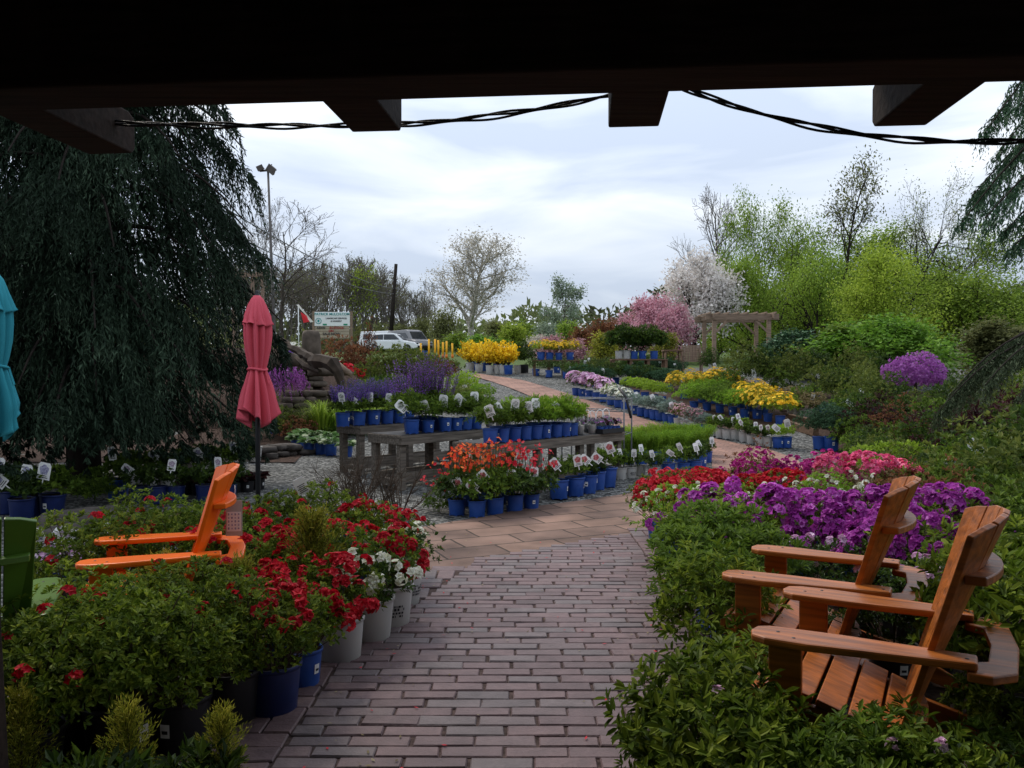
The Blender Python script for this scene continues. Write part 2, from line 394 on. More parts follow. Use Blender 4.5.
# ------------------------------------------------------------------ plants
UP = np.array([0, 0, 1.])
def dome(rng, r, h, n, z0, lump=.18, inner=.6, low=-.45, cz=.45):
    d = unit(rng.normal(0, 1, (n * 3, 3))); d = d[d[:, 2] > low][:n]
    f = inner + (1 - inner) * np.sqrt(rng.random(len(d)))
    w = unit(rng.normal(0, 1, (5, 3))); ph = rng.random(5) * 6
    f = f * (1 + lump * np.sin(d @ w.T * 5 + ph).mean(1) * 2)
    hz = np.where(d[:, 2] > 0, (1 - cz) * h, cz * h)
    return np.stack([d[:, 0] * r * f, d[:, 1] * r * f, z0 + cz * h + d[:, 2] * hz * f], 1), d
def around(rng, ax, tilt):
    a = np.cross(ax, unit(rng.normal(0, 1, ax.shape))); a = unit(a)
    return ax * np.cos(tilt)[:, None] + a * np.sin(tilt)[:, None]
def rosettes(mb, rng, P, D, per, L, W, up=.5, t0=.5, t1=1.35, six=False, m=0, fold=.14, vb=None):
    n = len(P)
    ax = unit(D * .7 + UP * up + rng.normal(0, .25, (n, 3)))
    ax = np.repeat(ax, per, 0); p = np.repeat(P, per, 0)
    t = t0 + (t1 - t0) * rng.random(n * per)
    # upright tip leaves are paler: young growth, plus lit rosette tops painted into the colour
    v = np.repeat(rng.random(n) if vb is None else vb, per) * .42 + rng.random(n * per) * .2 + .38 * (t1 - t) / (t1 - t0)
    d = around(rng, ax, t); l = L * (.65 + .6 * rng.random(n * per))
    mb.leaves(p + d * L * .1 + rng.normal(0, L * .12, p.shape), d, ax, l, l * (W / L), m, v, fold, .15, .5, six)
def twigs(mb, rng, P, z0, n, r, m=0, sway=.3):
    for q in P[rng.permutation(len(P))[:n]]:
        b = np.array([q[0] * .12, q[1] * .12, z0]); mid = b * .5 + q * .5 + np.array([0, 0, sway * (q[2] - z0) * .3]) + rng.normal(0, .012, 3)
        mb.tube([b, mid, q], [r, r * .7, r * .35], 4, m, cap=False)
def blades(mb, rng, n, r0, r1, h, w, z0, m=0, arch=.3, seg=4, hvar=.35):
    a = rng.random(n) * 6.283; q = np.sqrt(rng.random(n)); L = h * (1 - hvar * rng.random(n)); out = (r1 - r0) * (.2 + .8 * q)
    b = np.stack([np.cos(a) * r0 * q, np.sin(a) * r0 * q, np.full(n, z0)], 1)
    o = np.stack([np.cos(a), np.sin(a), 0 * a], 1); sd = np.stack([-np.sin(a), np.cos(a), 0 * a], 1)
    vs = []
    for k in range(seg + 1):
        t = k / seg; c = b + o * (out * t ** 1.6)[:, None] + UP * (L * (t - arch * t ** 3))[:, None]
        ww = w * (1 - t ** 2) * .5 + w * .04
        vs += [c - sd * ww, c + sd * ww]
    v = np.stack(vs, 1).reshape(-1, 3); s = 2 * (seg + 1); i = np.arange(n)[:, None] * s
    var = rng.random(n)
    for k in range(seg): 
        f = i + np.array([[2*k, 2*k+1, 2*k+3, 2*k+2]])
        if k == 0: mb.add(v, f, m, var); base = mb.n - len(v)
        else: mb.P.append((f + base, np.full(n, m), var, False))
    return b, o, out, L
CACHE = {}
def pot_mesh(mat, r, h, label=True, soil=True):
    k = ('pot', mat, round(r, 3), round(h, 3))
    if k in CACHE: return CACHE[k]
    mb = MB(); b = r * .84
    mb.lathe([(0.001, .006), (b*.97, .006), (b, .012), (r*.965, h*.9), (r*.965, h*.91), (r*1.02, h*.915), (r*1.03, h*.985), (r*1.01, h), (r*.96, h), (r*.95, h*.93)], 20)
    mb.lathe([(r*.955, h*.93), (r*.5, h*.945), (.001, h*.95)], 20, 1)
    for a in range(6):
        th = a * math.pi / 3 + .3; mb.box((math.cos(th)*b*.93, math.sin(th)*b*.93, .006), (.02, .02, .013), th)
    if label and mat != 'white_pot':
        for th, w in ((-1.9, .17),):
            hh = [.42, .66]; v = []
            for a in (-w, 0, w):
                for t in hh:
                    rr = (b + (r*.965 - b) * t / .9) + .0025; v.append((math.cos(th+a)*rr, math.sin(th+a)*rr, t*h))
            mb.add(v, [[0, 2, 3, 1], [2, 4, 5, 3]], 2)
            v = []
            for a in (-w*.6, 0, w*.6):
                for t in (.49, .55):
                    rr = (b + (r*.965 - b) * t / .9) + .004; v.append((math.cos(th+a)*rr, math.sin(th+a)*rr, t*h))
            mb.add(v, [[0, 2, 3, 1], [2, 4, 5, 3]], 3)
    if label and mat == 'white_pot':      # print on the white tubs
        rg = random.Random(int(r * 1000)); 
        for row in range(4):
            a = -2.3
            while a < -1.05:
                w = rg.uniform(.03, .13); t0 = .52 + .075 * (row % 4); t1 = t0 + (.045 if row != 2 else .06); v = []
                if rg.random() < .75:
                    for aa in (a, a + w):
                        for t in (t0 - .2, t1 - .2): rr = (b + (r*.965 - b) * t / .9) + .0018; v.append((math.cos(aa)*rr, math.sin(aa)*rr, t*h))
                    mb.add(v, [[0, 2, 3, 1]], 3)
                a += w + .05
    CACHE[k] = mb.mesh('pot', [M[mat], M['soil'], M['card'], M['ink']]); return CACHE[k]
def tag_mesh(kind, w=.085, h=.115, stake=.05):
    k = ('tag', kind, w, h)
    if k in CACHE: return CACHE[k]
    mb = MB(); mb.box((0, 0, stake / 2), (.012, .0025, stake), m=0)
    o = [(-w/2, 0), (w/2, 0), (w/2, h*.85), (w*.36, h), (-w*.36, h), (-w/2, h*.85)]
    Mx = Matrix.Translation((0, 0, stake)) @ Matrix.Rotation(rad(90), 4, 'X')
    mb.prism(o, .003, Mx, 0)
    for sgn in (-1, 1):
        if kind != 'plain':
            a = np.linspace(0, 6.283, 15)[:-1]; rr = .36 * w * (1 + .14 * np.sin(a * 5))
            p = np.stack([np.cos(a) * rr, np.full(14, sgn * .0032), stake + h * .58 + np.sin(a) * rr], 1)
            mb.add(p, [list(range(14))[::-sgn]], 1)
        for i, ww in enumerate((.7, .5) if kind != 'plain' else (.7, .6, .75, .5, .65)):
            z = stake + (h * .1 + i * h * .11)
            mb.add([(-w*ww/2, sgn*.0032, z), (w*ww/2, sgn*.0032, z), (w*ww/2, sgn*.0032, z + h*.045), (-w*ww/2, sgn*.0032, z + h*.045)], [[0, 1, 2, 3][::-sgn]], 2)
    CACHE[k] = mb.mesh('tag', [M['card'], M['print_' + kind] if kind != 'plain' else M['card'], M['ink']]); return CACHE[k]

def parts(**kw):    # name -> (MB, material names)
    return [(n, mb.mesh(n, [M[x] for x in ms])) for n, (mb, ms) in kw.items() if mb.P]

def azalea(seed, r, h, leaf='azalea_leaf', flower=None, nf=0, fr=.028, n=330, per=8, L=.028, W=.012, z0=.12, patch=0, up=.6, six=True, per_truss=6, top=.15, low=-.5, tw=14):
    rng = np.random.default_rng(seed); f = MB(); fl = MB()
    P, D = dome(rng, r, h, n, z0, .22, .62, low)
    rosettes(f, rng, P, D, per, L, W, up, six=six)
    Q, E = dome(rng, r * .75, h * .85, n // 3, z0, .1, .3, low)
    rosettes(f, rng, Q, E, per, L * .9, W, .4, .6, 1.6, False)
    twigs(f, rng, P, z0 - .04, tw, .005, 1)
    if flower and nf:
        P2, D2 = dome(rng, r * 1.03, h * 1.03, nf * 8, z0, .22, .93, top)
        if patch:
            c = unit(rng.normal(0, 1, (patch, 3)) + UP * .6); P2 = P2[np.argsort((-(D2 @ c.T)).min(1) + rng.random(len(P2)) * .55)]; D2 = unit(P2 - np.array([0, 0, z0 + .45*h]))
        P2, D2 = P2[:nf], D2[:nf]
        for k in range(per_truss):     # blooms gathered into round trusses
            dd = unit(D2 * .8 + UP * .35 + rng.normal(0, .75, D2.shape)); q = P2 + dd * fr * (1.0 + .3 * rng.random((len(P2), 1)))
            fl.blooms(q, dd, fr * (.75 + .5 * rng.random(len(q))), 5, 0, np.clip(rng.random(len(P2)) * .6 + .1 + rng.normal(0, .12, len(P2)), 0, 1), .45, rng, .62)
    return parts(foliage=(f, [leaf, 'twig']), blossoms=(fl, [flower or 'red_flower']))
def mound(seed, r, h, leaf, n=160, per=6, L=.03, W=.012, z0=.1, up=.5, flower=None, nf=0, fr=.02, pet=5, low=-.3, lump=.2, top=.0, inner=.55, t1=1.35, fmat2=None):
    rng = np.random.default_rng(seed); f = MB(); fl = MB()
    P, D = dome(rng, r, h, n, z0, lump, inner, low); rosettes(f, rng, P, D, per, L, W, up, .3, t1)
    Q, E = dome(rng, r * .7, h * .8, n // 3, z0, .1, .2, low); rosettes(f, rng, Q, E, per, L, W, .3)
    if nf:
        P2, D2 = dome(rng, r * 1.04, h * 1.04, nf, z0, lump, .9, top)
        fl.blooms(P2, unit(D2 + UP * .4), fr * (.7 + .6 * rng.random(len(P2))), pet, 0, rng.random(len(P2)), .4, rng)
    return parts(foliage=(f, [leaf]), blossoms=(fl, [flower or 'red_flower']))
def salvia(seed, r, h, flower='salvia_flower', leaf='mid_leaf', z0=.14, n=58):
    rng = np.random.default_rng(seed); f = MB(); fl = MB()
    P, D = dome(rng, r, h * .5, 110, z0, .15, .4, -.2); rosettes(f, rng, P, D, 6, .045, .016, .5)
    a = rng.random(n) * 6.283; q = np.sqrt(rng.random(n)) * r * .9
    for i in range(n):
        b = np.array([math.cos(a[i]) * q[i] * .8, math.sin(a[i]) * q[i] * .8, z0 + h * .36]); L = h * (.42 + .34 * rng.random())
        t = unit(np.array([math.cos(a[i]) * q[i] / r * .35, math.sin(a[i]) * q[i] / r * .35, 1]) + rng.normal(0, .07, 3))
        f.tube([b - t * h * .2, b + t * L], .0025, 3, 0, cap=False)
        k = 30; s = rng.random(k) ** .9; c = b + t * (L * (.15 + .85 * s))[:, None]
        d = unit(rng.normal(0, 1, (k, 3)) * [1, 1, .4] + t * .5)
        fl.leaves(c, d, np.tile(t, (k, 1)), .02 * (1.1 - .6 * s), .013, 0, rng.random(k))
    return parts(foliage=(f, [leaf]), blossoms=(fl, [flower]))
def stems(seed, r, h, leaf, flower, n=26, fr=.022, z0=.14, ll=.05, per=2, dense=150):
    rng = np.random.default_rng(seed); f = MB(); fl = MB()
    P, D = dome(rng, r, h * .5, dense, z0, .2, .4, -.4); rosettes(f, rng, P, D, 6, ll, ll * .45, .4)
    P, D = dome(rng, r * .9, h, n, z0, .2, .8, .25)
    for p, d in zip(P, D):
        b = np.array([p[0] * .3, p[1] * .3, z0]); f.tube([b, (b + p) / 2 + UP * .03, p], .0022, 3, 0, cap=False)
        for _ in range(per):
            q = p[None] + rng.normal(0, fr * 1.2, (1, 3)); fl.blooms(q, unit(d[None] + rng.normal(0, .4, (1, 3))), fr * (.75 + .5 * rng.random()), 7, 0, rng.random(1), .5, rng)
    return parts(foliage=(f, [leaf]), blossoms=(fl, [flower]))
def feathery(seed, r, h, leaf, n=150, z0=.12, w=.006, per=16):
    rng = np.random.default_rng(seed); f = MB()
    b, o, out, L = blades(f, rng, n, r * .4, r, h, .004, z0, 0, .1, 3, .3)
    t = rng.random((n, per)) ** .7
    c = b[:, None] + o[:, None] * (out[:, None] * t ** 1.6)[..., None] + UP * (L[:, None] * (t - .1 * t ** 3))[..., None]
    d = unit(rng.normal(0, 1, (n * per, 3)) + UP * .9)
    f.leaves(c.reshape(-1, 3), d, rng.normal(0, 1, (n * per, 3)), .05, w, 0, np.repeat(rng.random(n), per) * .5 + rng.random(n * per) * .5)
    return parts(foliage=(f, [leaf]))
def goldcypress(seed, r, h, leaf='gold_leaf', n=70, z0=.08, fine=.02):
    rng = np.random.default_rng(seed); f = MB()
    for i in range(n):
        t = i / n; a = i * 2.4; z = z0 + h * .85 * t; R = r * (1.15 - t) ** .8 * (.55 + .7 * rng.random()) + .03
        d = unit(np.array([math.cos(a), math.sin(a), .45 + 1.1 * t])); k = 9; s = np.linspace(.15, 1, k)
        p = np.array([0, 0, z]) + d * (R * s)[:, None] + UP * (R * .25 * s ** 2)[:, None]
        f.tube(p, .0018, 3, 1, cap=False)
        m = 52; j = rng.integers(0, k, m); dd = unit(d + rng.normal(0, .55, (m, 3)) + UP * .3)
        f.leaves(p[j] + rng.normal(0, .012, (m, 3)), dd, rng.normal(0, 1, (m, 3)), fine * (1.2 + .9 * rng.random(m)), .0065, 0, np.clip(.2 + .5 * t + rng.normal(0, .25, m), 0, 1))
    f.tube([(0, 0, 0), (0, 0, z0 + h * .9)], [.008, .002], 5, 1)
    return parts(foliage=(f, [leaf, 'twig']))
def bare(seed, r, h, n=26, z0=.1, twig='twig'):
    rng = np.random.default_rng(seed); f = MB()
    for i in range(n):
        a = rng.random() * 6.283; q = r * (.3 + .7 * rng.random()); L = h * (.7 + .3 * rng.random())
        p = [np.array([0, 0, z0])]; d = unit(np.array([math.cos(a) * q / h * 1.2, math.sin(a) * q / h * 1.2, 1]))
        for k in range(5):
            d = unit(d + rng.normal(0, .13, 3) + UP * .05); p.append(p[-1] + d * L / 5)
        f.tube(p, np.linspace(.006, .002, 6), 4, 0, cap=False)
        for k in range(2, 6):
            for _ in range(2):
                e = unit(d + rng.normal(0, .6, 3)); f.tube([p[k], p[k] + e * .05, p[k] + e * .1 + UP * .02], [.003, .0022, .0012], 3, 0, cap=False)
    return parts(branches=(f, [twig]))
def hosta(seed, r, h, leaf='hosta_leaf', n=46, z0=.14, L=.11, W=.075):
    rng = np.random.default_rng(seed); f = MB(); a = rng.random(n) * 6.283; el = rng.random(n)
    d = unit(np.stack([np.cos(a), np.sin(a), .2 + 1.1 * el], 1)); p = np.array([0, 0, z0]) + d * r * .45
    f.leaves(p, unit(d * [1, 1, .5]), UP + rng.normal(0, .2, (n, 3)), L * (.7 + .6 * rng.random(n)), W, 0, rng.random(n), .2, .3, .45, True)
    for i in range(n): f.tube([(0, 0, z0 - .02), p[i]], .003, 3, 0, cap=False)
    return parts(foliage=(f, [leaf]))
def grass(seed, r, h, leaf, n=220, z0=.0, w=.008, arch=.5):
    rng = np.random.default_rng(seed); f = MB(); blades(f, rng, n, r * .25, r, h * 1.4, w, z0, 0, arch, 5)
    return parts(foliage=(f, [leaf]))
def forsythia(seed, r, h, z0=.2, flower='yellow_flower', n=46):
    rng = np.random.default_rng(seed); f = MB(); fl = MB()
    P, D = dome(rng, r, h, n, z0, .2, .75, -.15)
    for p in P:
        b = np.array([0, 0, z0]); c = [b, b * .4 + p * .6 + UP * .04, p]; f.tube(c, [.006, .004, .002], 4, 0, cap=False)
        t = .3 + .7 * rng.random(24); q = b + (p - b) * t[:, None] + UP * .03 + rng.normal(0, .025, (24, 3))
        fl.blooms(q, rng.normal(0, 1, (24, 3)) + UP * .4, .032, 4, 0, rng.random(24), .5, rng)
    return parts(branches=(f, ['twig']), blossoms=(fl, [flower]))

# ---- trees
def skeleton(rng, h, r0, lv, nch, ang, ratio, wig, trop, tmin=.3, trunkfrac=.8, n=7, lean=(0, 0)):
    segs = []; tips = []
    def br(p, d, L, r, l):
        pts = [p]; k = n if l == 0 else 5
        for i in range(k):
            d = unit(d + rng.normal(0, wig, 3) + UP * trop[min(l, len(trop) - 1)]); pts.append(pts[-1] + d * L / k)
        pts = np.array(pts); rr = np.linspace(r, r * (.3 if l else .25), k + 1); segs.append((pts, rr, l))
        if l >= lv: 
            tips.append((pts[-1], d)); tips.append((pts[len(pts)//2], d)); return
        m = nch[min(l, len(nch) - 1)]
        for j in range(m):
            t = tmin + (1 - tmin) * (j + rng.random()) / m if l == 0 else .25 + .75 * (j + rng.random()) / m
            t = min(t, .99); i = int(t * k); q = pts[i] + (pts[i + 1] - pts[i]) * (t * k - i)
            dd = unit(pts[i + 1] - pts[i]); a = rng.random() * 6.283 if l else j * 2.4 + rng.random()
            pv = unit(np.cross(dd, np.array([math.cos(a), math.sin(a), .13])))
            an = rad(ang[min(l, len(ang) - 1)]) * (.75 + .5 * rng.random())
            nd = dd * math.cos(an) + pv * math.sin(an)
            br(q, nd, L * ratio[min(l, len(ratio) - 1)] * (1.15 - .65 * t if l == 0 else 1.1 - .4 * t) * (.8 + .4 * rng.random()), max(rr[i] * .6, .006), l + 1)
        if l: tips.append((pts[-1], d))
    br(np.zeros(3), unit(np.array([lean[0], lean[1], 1])), h * trunkfrac, r0, 0)
    return segs, tips
def tree(seed, h, r0, bark, leafm=None, lv=3, nch=(14, 6, 5), ang=(55, 45, 40), ratio=(.5, .5, .5), wig=.12, trop=(.02, .06, .05), tmin=.3, tf=.85, nl=8, ls=.22, lr=.4, minr=.012, twig=None, lean=(0, 0), keep=1.0, lw=.55):
    rng = np.random.default_rng(seed)
    segs, tips = skeleton(rng, h, r0, lv, nch, ang, ratio, wig, trop, tmin, tf, lean=lean)
    tr, cr = MB(), MB()
    top = max(s[0][:, 2].max() for s in segs); k = h / top
    for p, r, l in segs:
        if l < 2: tr.tube(p * k, np.maximum(r, minr), 7 if l == 0 else 5, 0, cap=False)
        else: cr.tube(p * k, np.maximum(r, minr), 3, 1, cap=False)
    if leafm:
        P = np.array([t[0] for t in tips]) * k; D = np.array([t[1] for t in tips])
        sel = rng.random(len(P)) < keep; P, D = P[sel], D[sel]
        v = rng.random(len(P)); n = len(P) * nl
        p = np.repeat(P, nl, 0) + rng.normal(0, lr, (n, 3)); d = unit(rng.normal(0, 1, (n, 3)) + np.repeat(D, nl, 0) * .5 - UP * .2)
        l = ls * (.6 + .8 * rng.random(n))
        cr.leaves(p, d, unit(rng.normal(0, .5, (n, 3)) + UP), l, l * lw, 0, np.clip(np.repeat(v, nl) * .6 + rng.random(n) * .4, 0, 1))
    return parts(trunk=(tr, [bark]), crown=(cr, [leafm or 'tree_green', twig or bark]))
def put(pp, name, label, cat, loc, group=None, rz=0, s=1):
    t = thing(name, label, cat, loc, rz, group, s)
    for n, me in pp: link(n, me, t)
    return t
PRNG = random.Random(5)
def potted(kind, label, cat, loc, pp, group=None, pot=('blue_pot', .1, .19), s=1.0, rz=None, tg=None, tpos=None, lift=None, name=None, lean=None, fs=1.0, twh=(.09, .13)):
    """a thing: pot + plant parts + optional printed tag. pp may be a list of variants"""
    v = pp[PRNG.randrange(len(pp))] if isinstance(pp[0], list) else pp
    t = thing(name or 'potted_' + kind, label, cat, loc, PRNG.uniform(0, 6.28) if rz is None else rz, group, s * PRNG.uniform(.94, 1.07))
    t.rotation_euler[0] = PRNG.gauss(0, .018); t.rotation_euler[1] = PRNG.gauss(0, .018)
    z = 0
    if pot:
        mm, r, h = pot; link('pot', pot_mesh(mm, r, h), t); z = h * .93
    for n, me in v:
        o = link(n, me, t, (0, 0, z)); o.scale = (fs, fs, fs)
    if tg:
        o = link('tag', tag_mesh(tg, *twh), t)
        r = (pot[1] if pot else .12); yaw = -t.rotation_euler.z
        tx, ty, tz = tpos or (PRNG.uniform(-.5, .8) * r, -r * 1.5, z + PRNG.uniform(.08, .17))
        c, s_ = math.cos(yaw), math.sin(yaw)
        o.location = (tx * c - ty * s_, tx * s_ + ty * c, tz)
        le = lean if lean is not None else PRNG.uniform(-.95, .15)
        o.rotation_euler = (PRNG.uniform(-.25, .45), le, yaw + PRNG.uniform(-.4, .4))
    return t
# ------------------------------------------------------------------ world, sun, camera
def setup():
    w = bpy.data.worlds.new('World'); sc.world = w; w.use_nodes = True
    nt = w.node_tree; N, L = nt.nodes, nt.links; bg = N['Background']
    sky = N.new('ShaderNodeTexSky'); sky.sky_type = 'NISHITA'; sky.sun_disc = False
    sky.sun_elevation = rad(52); sky.sun_rotation = rad(SUNROT); sky.altitude = 100; sky.dust_density = 2
    tc = N.new('ShaderNodeTexCoord'); mp = N.new('ShaderNodeMapping'); mp.inputs['Scale'].default_value = (1.3, 1.3, 5.5); mp.inputs['Location'].default_value = (.4, .1, .6)
    nz = N.new('ShaderNodeTexNoise'); nz.inputs['Scale'].default_value = 2.7; nz.inputs['Detail'].default_value = 7; nz.inputs['Roughness'].default_value = .5; nz.inputs['Distortion'].default_value = .4
    L.new(tc.outputs['Generated'], mp.inputs[0]); L.new(mp.outputs[0], nz.inputs['Vector'])
    r = N.new('ShaderNodeValToRGB'); el = r.color_ramp.elements
    el[0].position = .37; el[0].color = (6.0, 6.9, 8.5, 1); el[1].position = .66; el[1].color = (9.7, 10.2, 10.9, 1)
    e = el.new(.5); e.color = (7.5, 8.3, 9.6, 1)
    L.new(nz.outputs['Fac'], r.inputs[0])
    # thicker, greyer cloud towards the horizon
    sx = N.new('ShaderNodeSeparateXYZ'); L.new(tc.outputs['Generated'], sx.inputs[0])
    mr = N.new('ShaderNodeMapRange'); mr.inputs[1].default_value = 0; mr.inputs[2].default_value = .38; mr.inputs[3].default_value = .70; mr.inputs[4].default_value = 1.12
    L.new(sx.outputs['Z'], mr.inputs[0])
    ml = N.new('ShaderNodeMix'); ml.data_type = 'RGBA'; ml.blend_type = 'MULTIPLY'; ml.inputs[0].default_value = 1
    cb = N.new('ShaderNodeCombineColor')
    for i in range(3): L.new(mr.outputs[0], cb.inputs[i])
    L.new(r.outputs[0], ml.inputs[6]); L.new(cb.outputs[0], ml.inputs[7])
    mx = N.new('ShaderNodeMix'); mx.data_type = 'RGBA'; mx.inputs[0].default_value = .88
    L.new(sky.outputs[0], mx.inputs[6]); L.new(ml.outputs[2], mx.inputs[7]); L.new(mx.outputs[2], bg.inputs[0])
    bg.inputs[1].default_value = SKYSTR
    l = bpy.data.lights.new('sun', 'SUN'); l.energy = SUNSTR; l.angle = rad(14); l.color = (1, .9, .77)
    s = bpy.data.objects.new('sun', l); COL.objects.link(s)
    # sky sun_rotation r puts the sun at azimuth r clockwise from +Y
    az, el_ = rad(SUNROT), rad(52)
    d = Vector((math.sin(az) * math.cos(el_), math.cos(az) * math.cos(el_), math.sin(el_)))
    s.rotation_euler = d.to_track_quat('Z', 'Y').to_euler()
    c = bpy.data.cameras.new('camera'); co = bpy.data.objects.new('camera', c); COL.objects.link(co)
    c.sensor_width = 36; c.lens = F / 1024 * 36; c.clip_end = 6000; c.clip_start = .05
    co.location = (0, 0, CH); co.rotation_euler = (rad(90) - PIT, 0, 0); sc.camera = co
    sc.view_settings.view_transform = 'Standard'; sc.view_settings.look = 'None'; sc.view_settings.exposure = EXPO; sc.view_settings.gamma = 1
    cy = sc.cycles; cy.max_bounces = 5; cy.diffuse_bounces = 3; cy.glossy_bounces = 2; cy.transmission_bounces = 3; cy.transparent_max_bounces = 4
    cy.use_denoising = True; cy.caustics_reflective = False; cy.caustics_refractive = False
SUNROT, SKYSTR, SUNSTR, EXPO = -35, .1, 1.8, 0.30
setup()

# ------------------------------------------------------------------ ground and paving
def ground():
    xs = np.concatenate([-np.geomspace(3000, 14, 24), np.linspace(-12, 12, 61), np.geomspace(14, 3000, 24)])
    ys = np.concatenate([[-60, -30, -10], np.arange(-4, 46, .5), np.geomspace(47, 3000, 44)])
    X, Y = np.meshgrid(xs, ys); rng = np.random.default_rng(1)
    Z = H(Y) + np.where((Y > 9.2) & (Y < 60), rng.normal(0, .008, X.shape), 0)
    n = len(xs); i = (np.arange(len(ys) - 1)[:, None] * n + np.arange(n - 1)[None])
    f = np.stack([i, i + 1, i + n + 1, i + n], -1).reshape(-1, 4)
    mb = MB().add(np.stack([X, Y, Z], -1), f, sm=True); struct('ground', mb.mesh('ground', M['gravel']))
ground()
def resample(p, n):
    p = np.array(p); d = np.r_[0, np.cumsum(np.linalg.norm(np.diff(p[:, :2], axis=0), axis=1))]; t = np.linspace(0, d[-1], n)
    return np.stack([np.interp(t, d, p[:, 0]), np.interp(t, d, p[:, 1])], 1)
def sheet(name, A, B, mat, dz, n=60, m=10, kind='structure'):
    a, b = resample(A, n), resample(B, n); t = np.linspace(0, 1, m)[None, :, None]
    q = a[:, None] * (1 - t) + b[:, None] * t
    z = np.maximum.reduce([H(q[..., 1]), np.full(q.shape[:2], -9)]) + dz
    i = np.arange(n - 1)[:, None] * m + np.arange(m - 1)[None]
    f = np.stack([i, i + 1, i + m + 1, i + m], -1).reshape(-1, 4)
    mb = MB().add(np.concatenate([q, z[..., None]], -1), f, sm=True); struct(name, mb.mesh(name, M[mat]), kind)
g2 = lambda L: [gp(*p)[:2] for p in L]
P1, P2 = gp(405, 577)[:2], gp(630, 533)[:2]
sheet('flagstone_pavement', g2([(395, 582), (475, 571), (505, 563), (570, 549), (630, 536), (700, 528), (780, 522)]),
      g2([(400, 533), (450, 524), (483, 519), (534, 508), (580, 502), (623, 496), (655, 489)]), 'flagstone', .018, 50, 12)
sheet('brick_path', g2([(650, 491), (690, 484), (712, 472), (712, 461), (697, 452), (670, 446), (640, 436), (600, 422), (560, 408), (538, 400), (522, 393.4), (506, 387), (490, 381.6), (472, 376.5)]),
      g2([(770, 525), (800, 490), (812, 474), (796, 460), (770, 450.5), (740, 445), (700, 436.5), (666, 426.5), (620, 412.5), (590, 402), (565, 393.4), (544, 387), (522, 380.5), (490, 376), (476, 374)]), 'red_brick', .022, 90, 12)
sheet('mulch_bed', g2([(606, 393), (640, 403), (664, 411), (700, 424), (760, 437)]), g2([(640, 376), (690, 384), (740, 394), (785, 404), (815, 420)]), 'mulch', .012, 30, 10)
sheet('shrub_bed', [(1.55, 1.2), (1.5, 6.0), (2.3, 8.4), (4.4, 11.0), (5.6, 15.5), (6.4, 22)], [(14, 1.2), (14, 6), (15, 8.4), (16, 11), (17, 15.5), (18, 22)], 'mulch', .012, 60, 24)
def slope():
    xs, ys = np.linspace(-12, -3.3, 40), np.linspace(16.0, 26, 46); X, Y = np.meshgrid(xs, ys); rng = np.random.default_rng(4)
    up = np.interp(Y, [16.0, 16.7, 18.2, 19.2, 22, 25.6, 26], [-.1, .55, .75, 1.3, 1.1, .1, -.1]) * np.interp(X, [-12, -11, -5.2, -3.6], [-.05, 1, 1, -.05])
    Z = H(Y) + up + np.where(up > .1, rng.normal(0, .04, X.shape), 0); n = 40; i = np.arange(45)[:, None] * n + np.arange(39)[None]
    struct('rockery_slope', MB().add(np.stack([X, Y, Z], -1), np.stack([i, i + 1, i + n + 1, i + n], -1).reshape(-1, 4), sm=True).mesh('rockery_slope', M['mulch']))
slope()
sheet('rockery_bed', [(-3.3, 12.6), (-3.6, 15), (-3.2, 18.5), (-2.6, 23)], [(-9, 12.6), (-9.4, 15), (-10, 18.5), (-10, 23)], 'mulch', .012, 30, 12)

